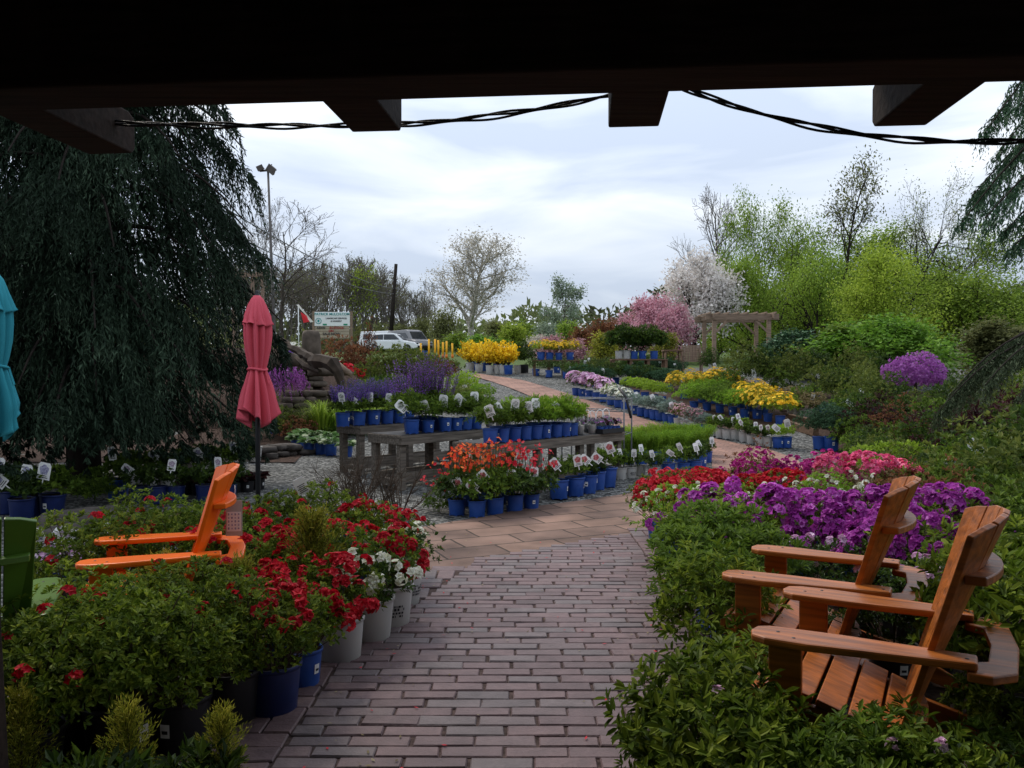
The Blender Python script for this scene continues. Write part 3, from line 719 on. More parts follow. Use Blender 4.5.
def bricks():
    rng = np.random.default_rng(3); mb = MB(); bw, bh, g = .248, .094, .009
    dirn = (P2 - P1) / np.linalg.norm(P2 - P1)
    def inside(x, y):   # on the camera's side of the flagstone line
        return (x - P1[0]) * dirn[1] - (y - P1[1]) * dirn[0] > .02
    def ledge(y): return np.interp(y, [0, 3.18, 4.2, 5.28, 6.3], [-.92, -.90, -.87, -.57, -.30])
    def one(x0, x1, y0, y1):
        cx, cy = (x0 + x1) / 2, (y0 + y1) / 2
        if not all(inside(a, b) for a in (x0, x1) for b in (y0, y1)): 
            if not inside(cx, cy): return
        w, h = x1 - x0 - g, y1 - y0 - g
        if w < .04: return
        z = .026 + rng.normal(0, .0012); e = .005; j = rng.normal(0, .0025, 2); a = rng.normal(0, .006)
        b = np.array([[-w/2, -h/2], [w/2, -h/2], [w/2, h/2], [-w/2, h/2]]) + rng.normal(0, .0022, (4, 2))
        b = b @ np.array([[math.cos(a), math.sin(a)], [-math.sin(a), math.cos(a)]]) + np.array([cx, cy]) + j
        c = np.array([cx, cy]) + j; i_ = c + (b - c) * np.array([1 - 2*e/w, 1 - 2*e/h])
        tz = z + rng.normal(0, .0012, 4)
        v = np.concatenate([np.c_[b, np.zeros(4)], np.c_[b, np.full(4, z - .006)], np.c_[i_, tz]])
        f = []
        for k in range(4):
            q = (k + 1) % 4; f += [[k, q, q + 4, k + 4], [k + 4, q + 4, q + 8, k + 8]]
        f.append([8, 9, 10, 11]); mb.add(v, f, 0, np.clip(rng.normal(.5, .25), 0, 1))
    y = .6; r = 0
    while y < 7.8:
        x0 = ledge(y); x = x0 - bw * ((.5 if r % 2 else 0) + rng.normal(0, .06)); 
        while x < 1.07:
            a, b = max(x, x0), min(x + bw, 1.07)
            one(a, b, y, y + bh); x += bw
        y += bh; r += 1
    # basket-weave border on both sides
    for side in (-1, 1):
        yy = .6; k = 0
        while yy < 7.8:
            e = ledge(yy) if side < 0 else 1.07
            for c in range(10 if side < 0 else 3):
                xa = e + (-(c + 1) * .25 if side < 0 else c * .25); 
                if (c + k) % 2: one(xa, xa + .125, yy, yy + .25); one(xa + .125, xa + .25, yy, yy + .25)
                else: one(xa, xa + .25, yy, yy + .125); one(xa, xa + .25, yy + .125, yy + .25)
            yy += .25; k += 1
    struct('brick_pavement', mb.mesh('brick_pavement', M['clay_brick']))
    m2 = MB(); q = [(-3.4, .5), (1.85, .5), tuple(P2 + dirn * .6), tuple(P1 - dirn * 2.6)]
    m2.add([(x, y_, .0165) for x, y_ in q], [[0, 1, 2, 3]]); struct('sand_joints', m2.mesh('sand_joints', M['mortar']))
bricks()
def litter():
    rng = np.random.default_rng(19); mb = MB(); n = 260
    y = 2.6 + rng.random(n) ** 1.3 * 5; e = rng.random(n); x = np.where(e < .4, -.85 + np.abs(rng.normal(0, .3, n)), np.where(e < .75, .95 - np.abs(rng.normal(0, .28, n)), rng.uniform(-.8, 1, n)))
    mb.leaves(np.stack([x, y, np.full(n, .0315)], 1), np.c_[rng.normal(0, 1, (n, 2)), np.zeros(n)], UP + rng.normal(0, .15, (n, 3)), .012 + .02 * rng.random(n), .011, (rng.random(n) < .35).astype(int), rng.random(n), .1, -.1)
    o = struct('fallen_petals', mb.mesh('fallen_petals', [M['buff_leaf'], M['red_flower']]), 'stuff'); o['label'] = 'scattered petals and dry leaf bits on the bricks'
UP = np.array([0, 0, 1.])
litter()

# ------------------------------------------------------------------ porch
def porch():
    t = thing('porch', 'dark timber porch roof with heavy beam and projecting rafter tails overhead', 'porch', (0, 0, 0))
    zb = 2.295; sl = -.089; ang = math.atan(sl); Yc = lambda x: 2.33 + sl * x
    mb = MB(); 
    a, b = np.array([-5.5, Yc(-5.5), zb + .17]), np.array([5.5, Yc(5.5), zb + .17]); mb.bar(a, b, .2, .34)
    link('beam', mb.mesh('beam', M['dark_wood']), t, bevel=.008)
    for px, py, w, x_off in ((112, 155, .17, 0), (377, 133, .165, 0), (633, 128.5, .165, 0), (898, 127.5, .165, 0)):
        Y2 = (zb + .004 - CH) * F / (HOR - py); X2 = (px - 512) / F * Y2
        mb = MB(); d = np.array([-math.sin(ang), math.cos(ang)]); e = np.array([X2, Y2]); L = (Y2 - Yc(X2)) - .102
        # chamfered tail, drawn in profile and extruded across
        pr = [(0, 0), (-.0, .0), (-L, 0), (-L, .15), (.03, .15), (.03, .03)]
        pr = [(-L, 0), (0, 0), (.022, .02), (.022, .13), (-.02, .15), (-L, .15)]
        Mx = Matrix.Translation((X2, Y2, zb + .004)) @ Matrix.Rotation(ang, 4, 'Z') @ Matrix(((0, 0, 1, 0), (1, 0, 0, 0), (0, 1, 0, 0), (0, 0, 0, 1)))
        mb.prism(pr, w, Mx); link('rafter', mb.mesh('rafter', M['dark_wood']), t, bevel=.006)
    mb = MB()
    for k in range(37):
        x = -5.4 + k * .3; mb.box((x, -.7, zb + .375 + .004 * (k % 2)), (.293, 7.1, .05))
    link('roof', mb.mesh('roof', M['dark_wood']), t)
    mb = MB(); mb.box((0, -4.1, 1.3), (11, .1, 2.7)); mb.box((-3.3, -1.0, 1.3), (.1, 6.1, 2.7)); link('wall', mb.mesh('wall', M['dark_wood']), t)
    # post at the edge of the opening, leaning very slightly
    mb = MB(); mb.bar(np.array([-1.555, 2.4, 0]), np.array([-1.655, 2.4, zb]), .13, .13); link('post', mb.mesh('post', M['dark_wood']), t, bevel=.006)
porch()
def ropes():
    rng = np.random.default_rng(8)
    def cat(pts, sag, n=40):
        a, b = np.array(pts[0]), np.array(pts[1]); s = np.linspace(0, 1, n)[:, None]
        return a + (b - a) * s - UP * (sag * 4 * s * (1 - s))
    A, B, C, D = at(95, 121, 2.98), at(372, 124, 2.86), at(610, 93.5, 2.82), at(683, 86, 2.78)
    E = at(1060, 136, 2.5)
    for name, runs, lab in (('hanging_cable', [(A, B, .008), (B, C, .022), (C, D, .0)], 'twisted black cable slung between the rafter tails and the beam knot'),
                            ('hanging_cable', [(D, E, .075)], 'sagging bundle of black cable from the beam knot to the fir branch')):
        mb = MB()
        for k, off in enumerate((0, .006, -.011)):
            pts = []
            for a, b, sg in runs:
                c = cat((a, b), sg + off * (.4 if sg else 0) * (1 + k)); th = np.linspace(0, 22 * np.linalg.norm(b - a), len(c)) + k * 2.1
                c = c + np.stack([0 * th, np.cos(th), np.sin(th)], 1) *   .004 + np.array([0, k * .004, -.004 * k]); pts.append(c)
            p = np.concatenate(pts); mb.tube(p, .0042, 6, 0)
        if 'knot' in lab and name and runs[0][0] is D:
            th = np.linspace(0, 12.5, 40); mb.tube(D + np.stack([.012 * np.cos(th), .008 * np.sin(th * 1.3), np.linspace(-.008, .012, 40) + .01 * np.sin(th)], 1), .0045, 6, 0)
            mb.tube([D, D + UP * .03 - np.array([0, .02, 0])], .004, 6)
        o = link(name, mb.mesh(name, M['rope'])); tag(o, lab, 'cable', 'cables hung under the porch')
ropes()

# ------------------------------------------------------------------ chairs
def chair(label, loc, yaw, mat, slats=5, w=.12, s=1.0):
    t = thing('garden_chair', label, 'chair', loc, yaw, 'slatted reclining garden chairs', s)
    m = M[mat]; B = .005
    z = .56; x0, x1 = -.27, .43
    for sy in (1, -1):
        o = [(x0, .24), (x1 - .28, .225), (x1 - .05, .235), (x1 - .01, .26), (x1, .31), (x1 - .012, .36), (x1 - .06, .385), (x1 - .2, .39), (x0, .335)]
        o = [(a, b * sy) for a, b in o]
        if sy < 0: o = o[::-1]
        link('armrest', MB().prism(o, .028, Matrix.Translation((0, 0, z))).mesh('armrest', m), t, bevel=.008)
        for xs, ys in ((x1 - .09, .3), (x1 - .15, .345), (x0 + .03, .3)): link('screw', MB().lathe([(.001, .0012), (.006, .0010), (.0068, 0)], 10, c=(xs, ys * sy, z + .0143)).mesh('screw', M['pole_dark']), t)
        lg = MB().box((x1 - .12, .325 * sy, z / 2 - .007), (.11, .032, z - .014)); link('leg', lg.mesh('leg', m), t, bevel=B)
        st = [(.42, .36), (.40, .24), (.0, .13), (-.5, 0), (-.62, 0), (-.30, .17), (-.1, .22), (.14, .32)]
        Mx = Matrix.Translation((0, .285 * sy, 0)) @ Matrix.Rotation(rad(90), 4, 'X')
        link('leg', MB().prism(st[::-1], .03, Mx).mesh('leg', m), t, bevel=B)
    # the band behind the back at arm level
    o = [(x0 + .03, .345), (x0 - .04, .35), (x0 - .11, .28), (x0 - .13, 0), (x0 - .11, -.28), (x0 - .04, -.35), (x0 + .03, -.345), (x0 + .03, -.235), (x0 - .03, -.2), (x0 - .045, 0), (x0 - .03, .2), (x0 + .03, .235)]
    link('arm_support', MB().prism(o[::-1], .03, Matrix.Translation((0, 0, z - .0305))).mesh('arm_support', m), t, bevel=.006)
    # seat slats along a curved profile
    se = MB(); pf = [(.415, .335), (.395, .375), (.31, .378), (.22, .352), (.12, .32), (.02, .285), (-.07, .25)]
    for i in range(1, 6):
        (xa, za), (xb, zb) = pf[i], pf[i + 1]; d = np.array([xa - xb, 0, za - zb]); L = np.linalg.norm(d); d /= L
        se.box(((xa + xb) / 2, 0, (za + zb) / 2), (L - .012, .60, .024), R=np.stack([d, [0, 1, 0], np.cross(d, [0, 1, 0])], 1))
    se.box((.428, 0, .325), (.024, .60, .08)); link('seat', se.mesh('seat', m), t, bevel=.004)
    # fanned, hollow back
    b0, b1 = np.array([-.03, 0, .2]), np.array([-.36, 0, 1.01]); ax = unit(b1 - b0); LB = np.linalg.norm(b1 - b0); nrm = unit(np.array([ax[2], 0, -ax[0]]))
    bk = MB()
    curv = lambda y: 1.0 * y * y
    for i in range(slats):
        u = (i - (slats - 1) / 2); yb0, yb1 = u * .098 - .046, u * .098 + .046; yt0, yt1 = u * w - w / 2 + .004, u * w + w / 2 - .004
        def pt(y0, t_, off): 
            return b0 + ax * (LB * t_) + np.array([0, y0, 0]) + nrm * (curv(y0) * min(t_ * 1.4, 1) + off)
        tops = lambda y: 1.0 - 1.15 * y * y
        v = []
        for off in (-.011, .011):
            v += [pt(yb0, 0, off), pt(yb1, 0, off), pt(yt1, tops(yt1), off), pt((yt0 + yt1) / 2, tops((yt0 + yt1) / 2) + .004, off), pt(yt0, tops(yt0), off)]
        f = [[0, 5, 6, 1], [1, 6, 7, 2], [2, 7, 8, 3], [3, 8, 9, 4], [4, 9, 5, 0]]
        base = bk.n; bk.add(v, f)
        bk.P.append((np.array([[4, 3, 2, 1, 0][::-1]]) + base, np.array([0]), np.array([.5]), False)); bk.P.append((np.array([[5, 6, 7, 8, 9][::-1]]) + base, np.array([0]), np.array([.5]), False))
    link('backrest', bk.mesh('backrest', m), t, bevel=.004)
    # curved braces behind the back
    for tt, hw, wd in ((.76, .27, .05), (.08, .26, .04)):
        c = b0 + ax * (LB * tt); ys = np.linspace(-hw, hw, 13)
        fr = [(c[0] + nrm[0] * (curv(y) * min(tt * 1.4, 1)) - .016, y) for y in ys]
        bk_ = [(c[0] + nrm[0] * curv(y) * .5 - .07 + .55 * y * y * .6, y) for y in ys[::-1]]
        link('back_brace', MB().prism((fr + bk_)[::-1], .03, Matrix.Translation((0, 0, c[2]))).mesh('back_brace', m), t, bevel=.005)
    return t
CH1 = chair('orange-brown wooden garden chair closest to the porch, beside the leafy green shrubs', (1.37, 2.99, .012), rad(152), 'orange_brown')
CH2 = chair('orange-brown wooden garden chair in front of the purple azaleas, behind its twin', (1.478, 3.822, .012), rad(152), 'orange_brown')
CH3 = chair('bright orange garden chair among green and red azaleas with a hang tag', (-1.832, 4.438, .012), rad(199), 'bright_orange', s=.96)
CH4 = chair('green garden chair seen from behind at the porch post', (-2.20, 3.29, .012), rad(118), 'green_paint', s=.94)

# ------------------------------------------------------------------ furled umbrellas
def umbrella(label, x, y, top, length, mat, seed, rz, wmax=1.0):
    t = thing('furled_umbrella', label, 'umbrella', (x, y, H(y)), rz, 'closed garden umbrellas')
    rng = np.random.default_rng(seed); g = H(y); zt = top - g
    link('pole', MB().tube([(0, 0, .0), (0, 0, zt + .02)], .022, 12).mesh('pole', M['pole_dark']), t)
    link('base', MB().lathe([(.001, .06), (.05, .06), (.06, .055), (.24, .03), (.25, .0)], 24).mesh('base', M['pole_dark']), t)
    link('finial', MB().lathe([(.001, .055), (.012, .05), (.02, .035), (.012, .02), (.022, .012), (.025, 0)], 12, c=(0, 0, zt)).mesh('finial', M['pole_dark']), t)
    n = 96; th = np.arange(n) * 2 * math.pi / n
    def surf(prof, fold, nf, ph, hem=0):
        vs = []
        for k, (r, z, a) in enumerate(prof):
            e = k / (len(prof) - 1); w = 2 / math.pi * np.abs(np.arcsin(np.sin(nf * th / 2 + ph + .5 * e)))
            w2 = np.sin(3 * th + ph * 2 + 1.2 * e)
            rr = r * (1 - a * fold + a * fold * 1.35 * w) * (1 + .12 * a * w2)
            zz = z + hem * e ** 6 * (np.sin(2 * th + seed) * .5 + .5 * w)
            vs.append(np.stack([rr * np.cos(th + .35 * e * a), rr * np.sin(th + .35 * e * a), zz], -1))
        v = np.concatenate(vs); k = len(prof); i = np.arange(k - 1)[:, None] * n; j = np.arange(n)[None]; j2 = (j + 1) % n
        return v, np.stack([i + j, i + n + j, i + n + j2, i + j2], -1).reshape(-1, 4)
    L = length
    pr = [(.03, 0, 0), (.075, -.06*L, .3), (.11, -.16*L, .6), (.115, -.3*L, .8), (.105, -.42*L, .8), (.085, -.53*L, .7), (.07, -.585*L, .6), (.09, -.64*L, .8), (.12, -.74*L, 1), (.145, -.85*L, 1), (.16*wmax, -.93*L, 1), (.172*wmax, -1.0*L, 1)]
    t_ = np.linspace(0, 1, 40); s_ = np.linspace(0, 1, len(pr)); P_ = np.array(pr)
    prof = list(zip(np.interp(t_, s_, P_[:, 0]), zt + np.interp(t_, s_, P_[:, 1]), np.interp(t_, s_, P_[:, 2])))
    v, f = surf(prof, .62, 9, .3 * seed, .13 * L); o = link('canopy', MB().add(v, f, sm=True).mesh('canopy', M[mat]), t)
    so = o.modifiers.new('s', 'SOLIDIFY'); so.thickness = .004
    pr = [(.028, .004, 0), (.06, -.03*L, .2), (.095, -.12*L, .4), (.125, -.2*L, .7), (.14, -.235*L, .8)]; P_ = np.array(pr); s_ = np.linspace(0, 1, 5); t_ = np.linspace(0, 1, 14)
    prof = list(zip(np.interp(t_, s_, P_[:, 0]), zt + np.interp(t_, s_, P_[:, 1]), np.interp(t_, s_, P_[:, 2])))
    v, f = surf(prof, .25, 8, .3 * seed + .4, .03); o = link('vent_cap', MB().add(v, f, sm=True).mesh('vent_cap', M[mat]), t)
    so = o.modifiers.new('s', 'SOLIDIFY'); so.thickness = .004
    a = np.linspace(0, 6.283, 40); mb = MB(); mb.tube(np.stack([.082 * np.cos(a), .082 * np.sin(a), zt - .585 * L + .008 * np.sin(a * 2)], 1), .012, 6, cap=False)
    mb.bar((.07, -.05, zt - .59 * L), (.1, -.07, zt - .70 * L), .02, .004)
    link('tie_strap', mb.mesh('tie_strap', M[mat]), t)
umbrella('furled pink-red umbrella on a dark pole beside the weeping conifer', -2.30, 7.5, at(258, 296, 7.5)[2], 1.13, 'pink_fabric', 1, rad(20), .98)
umbrella('furled teal umbrella at the picture edge under the weeping conifer', -3.92, 6.3, at(5, 274, 6.3)[2], 1.2, 'teal_fabric', 2, rad(75), .85)
# ------------------------------------------------------------------ prototypes of the nursery plants (foliage sits on the pot's soil, z0 = 0)
BP = ('blue_pot', .1, .19); BP2 = ('blue_pot', .125, .235); BS = ('blue_pot', .088, .165); WP = ('white_pot', .088, .17); WP2 = ('white_pot', .125, .235); NV = ('navy_and_shaded_pot', .14, .25)
Z = dict(z0=0)
p_salvia = [salvia(11, .15, .34, **Z), salvia(12, .16, .36, **Z), salvia(13, .15, .32, **Z)]
p_violet = [salvia(14, .2, .52, 'violet_flower', 'mid_leaf', 0, 60), salvia(15, .2, .5, 'violet_flower', 'mid_leaf', 0, 64)]
p_nepeta = [mound(16, .15, .3, 'mid_leaf', 150, 6, .045, .014, 0, .6), mound(17, .16, .26, 'mid_leaf', 150, 6, .045, .014, 0, .6)]
p_feather = [mound(18, .2, .3, 'bright_leaf', 170, 7, .05, .012, 0, .7, lump=.25), mound(19, .2, .27, 'mid_leaf', 170, 7, .05, .012, 0, .7, lump=.25)]
p_geum = [stems(20, .24, .5, 'dark_leaf', 'orange_flower', 30, .022, 0, .05, 2), stems(21, .22, .52, 'mid_leaf', 'orange_flower', 26, .02, 0, .05, 2), stems(22, .24, .46, 'dark_leaf', 'scarlet_flower', 30, .022, 0, .05, 2)]
p_peony = [mound(23, .11, .16, 'dark_leaf', 45, 5, .055, .022, 0, .6), mound(24, .14, .26, 'mid_leaf', 80, 5, .055, .02, 0, .7)]
p_amsonia = [feathery(25, .24, .34, 'bright_leaf', 170, 0, .006, 18), feathery(26, .24, .36, 'lime_leaf', 150, 0, .006, 18), feathery(27, .24, .34, 'bright_leaf', 170, 0, .006, 18)]
p_lav = [feathery(28, .13, .24, 'grey_leaf', 80, 0, .006), feathery(29, .14, .22, 'grey_leaf', 80, 0, .006)]
p_smallgreen = [mound(30, .12, .18, 'mid_leaf', 90, 6, .035, .014, 0), mound(31, .12, .16, 'dark_leaf', 90, 6, .035, .014, 0)]
p_silver = [mound(32, .15, .22, 'grey_leaf', 110, 6, .04, .012, 0), mound(33, .15, .2, 'grey_leaf', 110, 6, .04, .012, 0)]
p_dusty = [mound(34, .12, .22, 'olive_leaf', 60, 5, .03, .012, 0, flower='dusty_pink', nf=90, fr=.018), mound(35, .12, .24, 'grey_leaf', 60, 5, .03, .012, 0, flower='dusty_pink', nf=80, fr=.018)]
p_whitefl = [mound(36, .15, .22, 'mid_leaf', 80, 6, .035, .014, 0, flower='white_flower', nf=110, fr=.026, top=.1), mound(37, .15, .24, 'grey_leaf', 80, 6, .035, .014, 0, flower='white_flower', nf=80, fr=.026, top=.1)]
p_palepink = [mound(38, .17, .34, 'mid_leaf', 70, 6, .035, .014, 0, flower='pale_pink_flower', nf=130, fr=.04, top=-.1), mound(39, .17, .32, 'mid_leaf', 70, 6, .035, .014, 0, flower='pink_flower', nf=40, fr=.035, top=0)]
p_boxlime = [mound(40, .2, .26, 'lime_leaf', 220, 6, .025, .014, 0, lump=.1)]
p_boxball = [mound(41, .26, .34, 'olive_leaf', 300, 6, .022, .012, 0, lump=.06), mound(42, .28, .3, 'dark_leaf', 300, 6, .022, .012, 0, lump=.06)]
p_juniper = [mound(43, .36, .3, 'blue_conifer', 260, 7, .06, .012, 0, .3, lump=.3), mound(44, .36, .34, 'dark_leaf', 260, 7, .05, .014, 0, .3, lump=.3)]
p_greenmound = [mound(45, .34, .32, 'mid_leaf', 260, 6, .04, .014, 0), mound(46, .34, .3, 'bright_leaf', 260, 6, .04, .014, 0)]
p_goldmound = [mound(47, .32, .36, 'gold_leaf', 200, 6, .035, .014, 0, flower='gold_flower', nf=170, fr=.03, top=0), mound(48, .32, .34, 'lime_leaf', 200, 6, .035, .014, 0, flower='gold_flower', nf=120, fr=.03, top=.1)]
p_forsythia = [forsythia(49, .42, .8, 0), forsythia(50, .42, .75, 0), forsythia(51, .4, .85, 0)]
p_hosta = [hosta(52, .2, .25, n=52, z0=0), hosta(53, .2, .25, n=52, z0=0)]
p_heuchera = [hosta(54, .17, .2, 'burgundy_leaf', 60, 0, .08, .07), hosta(55, .17, .2, 'burgundy_leaf', 60, 0, .08, .07)]
p_caramel = [hosta(56, .17, .2, 'buff_leaf', 60, 0, .08, .07), hosta(57, .17, .2, 'rust_leaf', 60, 0, .08, .07)]
p_buffshrub = [mound(58, .3, .38, 'buff_leaf', 170, 6, .04, .015, 0), mound(59, .3, .36, 'buff_leaf', 170, 6, .04, .015, 0)]
p_shrub = [mound(60, .36, .7, 'mid_leaf', 260, 6, .05, .022, 0, lump=.3), mound(61, .38, .8, 'olive_leaf', 260, 6, .05, .022, 0, lump=.3), mound(62, .36, .75, 'dark_leaf', 260, 6, .055, .022, 0, lump=.3)]
p_brown = [mound(63, .4, .7, 'rust_leaf', 220, 6, .045, .018, 0, lump=.35), mound(64, .4, .7, 'burgundy_leaf', 220, 6, .045, .018, 0, lump=.35)]
p_lime = [mound(65, .34, .45, 'lime_leaf', 240, 6, .045, .02, 0, lump=.3)]
p_yew = [mound(66, .26, .75, 'dark_leaf', 300, 7, .04, .01, 0, .8, lump=.1)]
p_rhodo = [mound(67, .4, .75, 'dark_leaf', 200, 7, .11, .035, 0, .5, lump=.3)]
p_bare = [bare(68, .3, .5, 15, 0), bare(69, .28, .46, 13, 0), bare(70, .3, .52, 16, 0)]
p_hydr = [mound(71, .2, .26, 'dark_leaf', 60, 5, .08, .05, 0), mound(72, .2, .26, 'mid_leaf', 60, 5, .07, .045, 0)]
p_lacecap = [mound(73, .17, .22, 'grey_leaf', 60, 5, .04, .02, 0, flower='pale_pink_flower', nf=60, fr=.022)]
# azaleas
a_green = [azalea(80, .30, .42, z0=-.02, flower='red_flower', nf=2, fr=.022), azalea(81, .32, .44, z0=-.02, flower='red_flower', nf=4, fr=.022), azalea(82, .30, .40, z0=-.02)]
a_red = [azalea(83, .30, .44, flower='red_flower', nf=26, fr=.024, z0=-.02, top=-.25, patch=5), azalea(84, .28, .42, flower='red_flower', nf=28, fr=.024, z0=-.02, top=-.25, patch=6)]
a_redsm = [azalea(85, .19, .30, flower='red_flower', nf=26, fr=.023, z0=-.02, n=130, top=-.2, patch=4), azalea(86, .2, .32, flower='red_flower', nf=30, fr=.023, z0=-.02, n=130, top=-.2, patch=3)]
a_whitesm = [azalea(87, .19, .30, flower='white_flower', nf=18, fr=.023, z0=-.02, n=140, top=-.1, patch=4, leaf='dark_leaf')]
a_scarlet = [azalea(88, .28, .42, flower='scarlet_flower', nf=100, fr=.023, z0=-.02, top=.0, n=240), azalea(89, .3, .42, flower='scarlet_flower', nf=95, fr=.023, z0=-.02, top=.0, n=240)]
a_crimson = [azalea(90, .28, .42, flower='red_flower', nf=90, fr=.023, z0=-.02, top=-.1, n=190)]
a_white = [azalea(91, .3, .4, flower='white_flower', nf=30, fr=.016, z0=-.02, top=0, n=220, leaf='bright_leaf'), azalea(92, .3, .38, flower='white_flower', nf=22, fr=.016, z0=-.02, top=0, n=220)]
a_purple = [azalea(93, .34, .46, flower='purple_flower', nf=85, fr=.03, z0=-.02, top=-.3, n=200, per_truss=9), azalea(94, .34, .44, flower='purple_flower', nf=95, fr=.03, z0=-.02, top=-.3, n=200, per_truss=9)]
a_purplefew = [azalea(95, .34, .44, flower='purple_flower', nf=24, fr=.03, z0=-.02, top=-.1, patch=3, per_truss=9)]
a_magenta = [azalea(96, .34, .46, flower='magenta_flower', nf=170, fr=.023, z0=-.02, top=-.2, n=150)]
a_pink = [azalea(97, .3, .54, leaf='buff_leaf', flower='pink_flower', nf=55, fr=.026, z0=-.02, top=.62, n=220), azalea(98, .3, .52, leaf='rust_leaf', flower='pink_flower', nf=50, fr=.026, z0=-.02, top=.65, n=220)]
a_bright = [azalea(99, .34, .5, leaf='mid_leaf', z0=-.02, n=260, per=9, L=.05, W=.016, up=.9), azalea(100, .32, .48, leaf='azalea_leaf', z0=-.02, n=260, per=9, L=.05, W=.016, up=.9)]
a_near = [azalea(101, .32, .46, leaf='azalea_leaf', flower='pale_pink_flower', nf=2, fr=.022, z0=-.02, n=230, per=8, L=.052, W=.02, up=.6), azalea(102, .32, .44, leaf='azalea_leaf', z0=-.02, n=230, per=8, L=.05, W=.019, up=.6), azalea(103, .3, .42, leaf='mid_leaf', z0=-.02, n=220, per=8, L=.05, W=.018, up=.7)]
a_palefl = [azalea(104, .28, .34, leaf='dark_leaf', flower='pale_pink_flower', nf=4, fr=.019, z0=-.02, n=180)]
p_gold = [goldcypress(105, .2, .52, 'gold_leaf', 80, 0), goldcypress(106, .26, .46, 'gold_leaf', 70, 0), goldcypress(107, .17, .56, 'gold_leaf', 56, 0), goldcypress(108, .24, .42, 'gold_leaf', 60, 0)]

def row(pts, desc, end, cat, kind, pp, group, pot, tg=None, every=1, where=gp, **k):
    n = len(pts); out = []
    for i, q in enumerate(pts):
        lab = desc + (', %s from the %s' % (ORD[i], end) if n > 1 else '')
        assert len(lab.split()) <= 16, lab
        out.append(potted(kind, lab, cat, where(*q), pp, group if n > 1 else None, pot, tg=tg if tg and i % every == 0 else None, **k))
    return out

# ------------------------------------------------------------------ benches and what stands on them
def bench(label, A, ang, L, Dp, h, legs=2, light_front=True):
    z = H(A[1]); t = thing('plant_bench', label, 'bench', (A[0], A[1], z), ang, 'weathered timber plant benches')
    W = M['grey_wood']; h = h - z
    mb = MB(); n = int(Dp / .12)
    for i in range(n): mb.box((L / 2, Dp * (i + .5) / n, h - .0175), (L, Dp / n - .008, .035))
    link('top', mb.mesh('top', W), t, bevel=.003)
    link('liner', MB().box((L / 2, Dp / 2, h + .003), (L - .04, Dp - .04, .005)).mesh('liner', M['tray_black']), t)
    for y in (.02, Dp - .02): link('apron', MB().box((L / 2, y, h - .075), (L - .02, .035, .075)).mesh('apron', W), t, bevel=.003)
    for x in (.02, L - .02): link('apron', MB().box((x, Dp / 2, h - .075), (.035, Dp - .08, .075)).mesh('apron', W), t, bevel=.003)
    for i in range(legs):
        x = .07 + (L - .14) * i / (legs - 1)
        for y in (.085, Dp - .085): link('leg', MB().box((x, y, (h - .04) / 2), (.085, .085, h - .04)).mesh('leg', W), t, bevel=.004)
    for y in (.085, Dp - .085): link('rail', MB().box((L / 2, y + (.06 if y < Dp / 2 else -.06), .14), (L - .05, .03, .13)).mesh('rail', W), t, bevel=.003)
    for x in (.07, L - .07): link('rail', MB().box((x, Dp / 2, .10), (.1, Dp - .27, .06)).mesh('rail', W), t, bevel=.003)
    c, s = math.cos(ang), math.sin(ang)
    return lambda u, v: np.array([A[0] + c * u - s * v, A[1] + s * u + c * v, z + h + .006])
AN = rad(48)
bA = bench('weathered grey bench behind the others holding dark purple salvias', (-2.07, 11.3), AN, 1.9, .55, .73, 3)
bB = bench('weathered grey bench in the middle with an open slatted end', (-1.34, 10.04), AN, 1.95, .66, .70, 3)
bC = bench('long weathered bench at the brick path end holding feathery green plants', (-.24, 9.28), AN, 2.66, .62, .66, 4)
def onb(T, px, v):
    us = np.arange(-.2, 3, .005); q = np.array([T(u, v) for u in us]); x = 512 + F * q[:, 0] / q[:, 1]
    return q[np.argmin(np.abs(x - px))]
def brow(T, pxs, v, desc, end, pp, kind, group, pot, **k):
    return row([(p, v) for p in pxs], desc, end, 'potted plant', kind, pp, group, pot, where=lambda p, q: onb(T, p, q), **k)
brow(bA, (343, 359, 373, 387, 399), .12, 'dark purple salvia at the front of the rear bench', 'left', p_salvia, 'salvia', 'salvias on the rear bench', BP, tg='grey', every=1, fs=1.15)
brow(bA, (352, 369, 384, 397, 408), .38, 'purple salvia in the back row of the rear bench', 'left', p_salvia, 'salvia', 'salvias at the back of the rear bench', BP, fs=1.2)
brow(bB, (411, 424, 436), .40, 'tall violet salvia at the back of the middle bench', 'left', p_violet, 'salvia', 'violet salvias on the middle bench', BP, fs=1.42)
brow(bB, (412, 428, 445, 456, 466, 476), .14, 'blue pot of leafy green catmint on the middle bench', 'left', p_nepeta, 'catmint', 'catmints on the middle bench', BS, tg='grey', twh=(.11, .15), fs=1.1)
brow(bC, (490, 502, 514, 525, 535, 545, 556, 564, 572), .12, 'feathery green pot at the front of the long bench', 'left', p_feather, 'cosmos', 'feathery pots on the long bench', BS, tg='grey', every=1, twh=(.1, .14))
brow(bC, (497, 509, 521, 533, 545, 556), .42, 'feathery green pot in the back row of the long bench', 'left', p_feather, 'cosmos', 'feathery pots at the back of the long bench', BS, tg=None)
def carrier_mesh():
    if 'car' in CACHE: return CACHE['car']
    b = MB(); b.lathe([(.001, .003), (.045, .003), (.055, .11), (.058, .115), (.053, .115), (.05, .1), (.001, .098)], 14)
    h = MB(); a = np.linspace(0, math.pi, 17); h.tube(np.concatenate([[(.054, 0, .06)], np.stack([.052 * np.cos(a), 0 * a, .22 + .075 * np.sin(a)], 1), [(-.054, 0, .06)]]), .0055, 6)
    CACHE['car'] = (b.mesh('cup', M['white_pot']), h.mesh('handle', M['card'])); return CACHE['car']
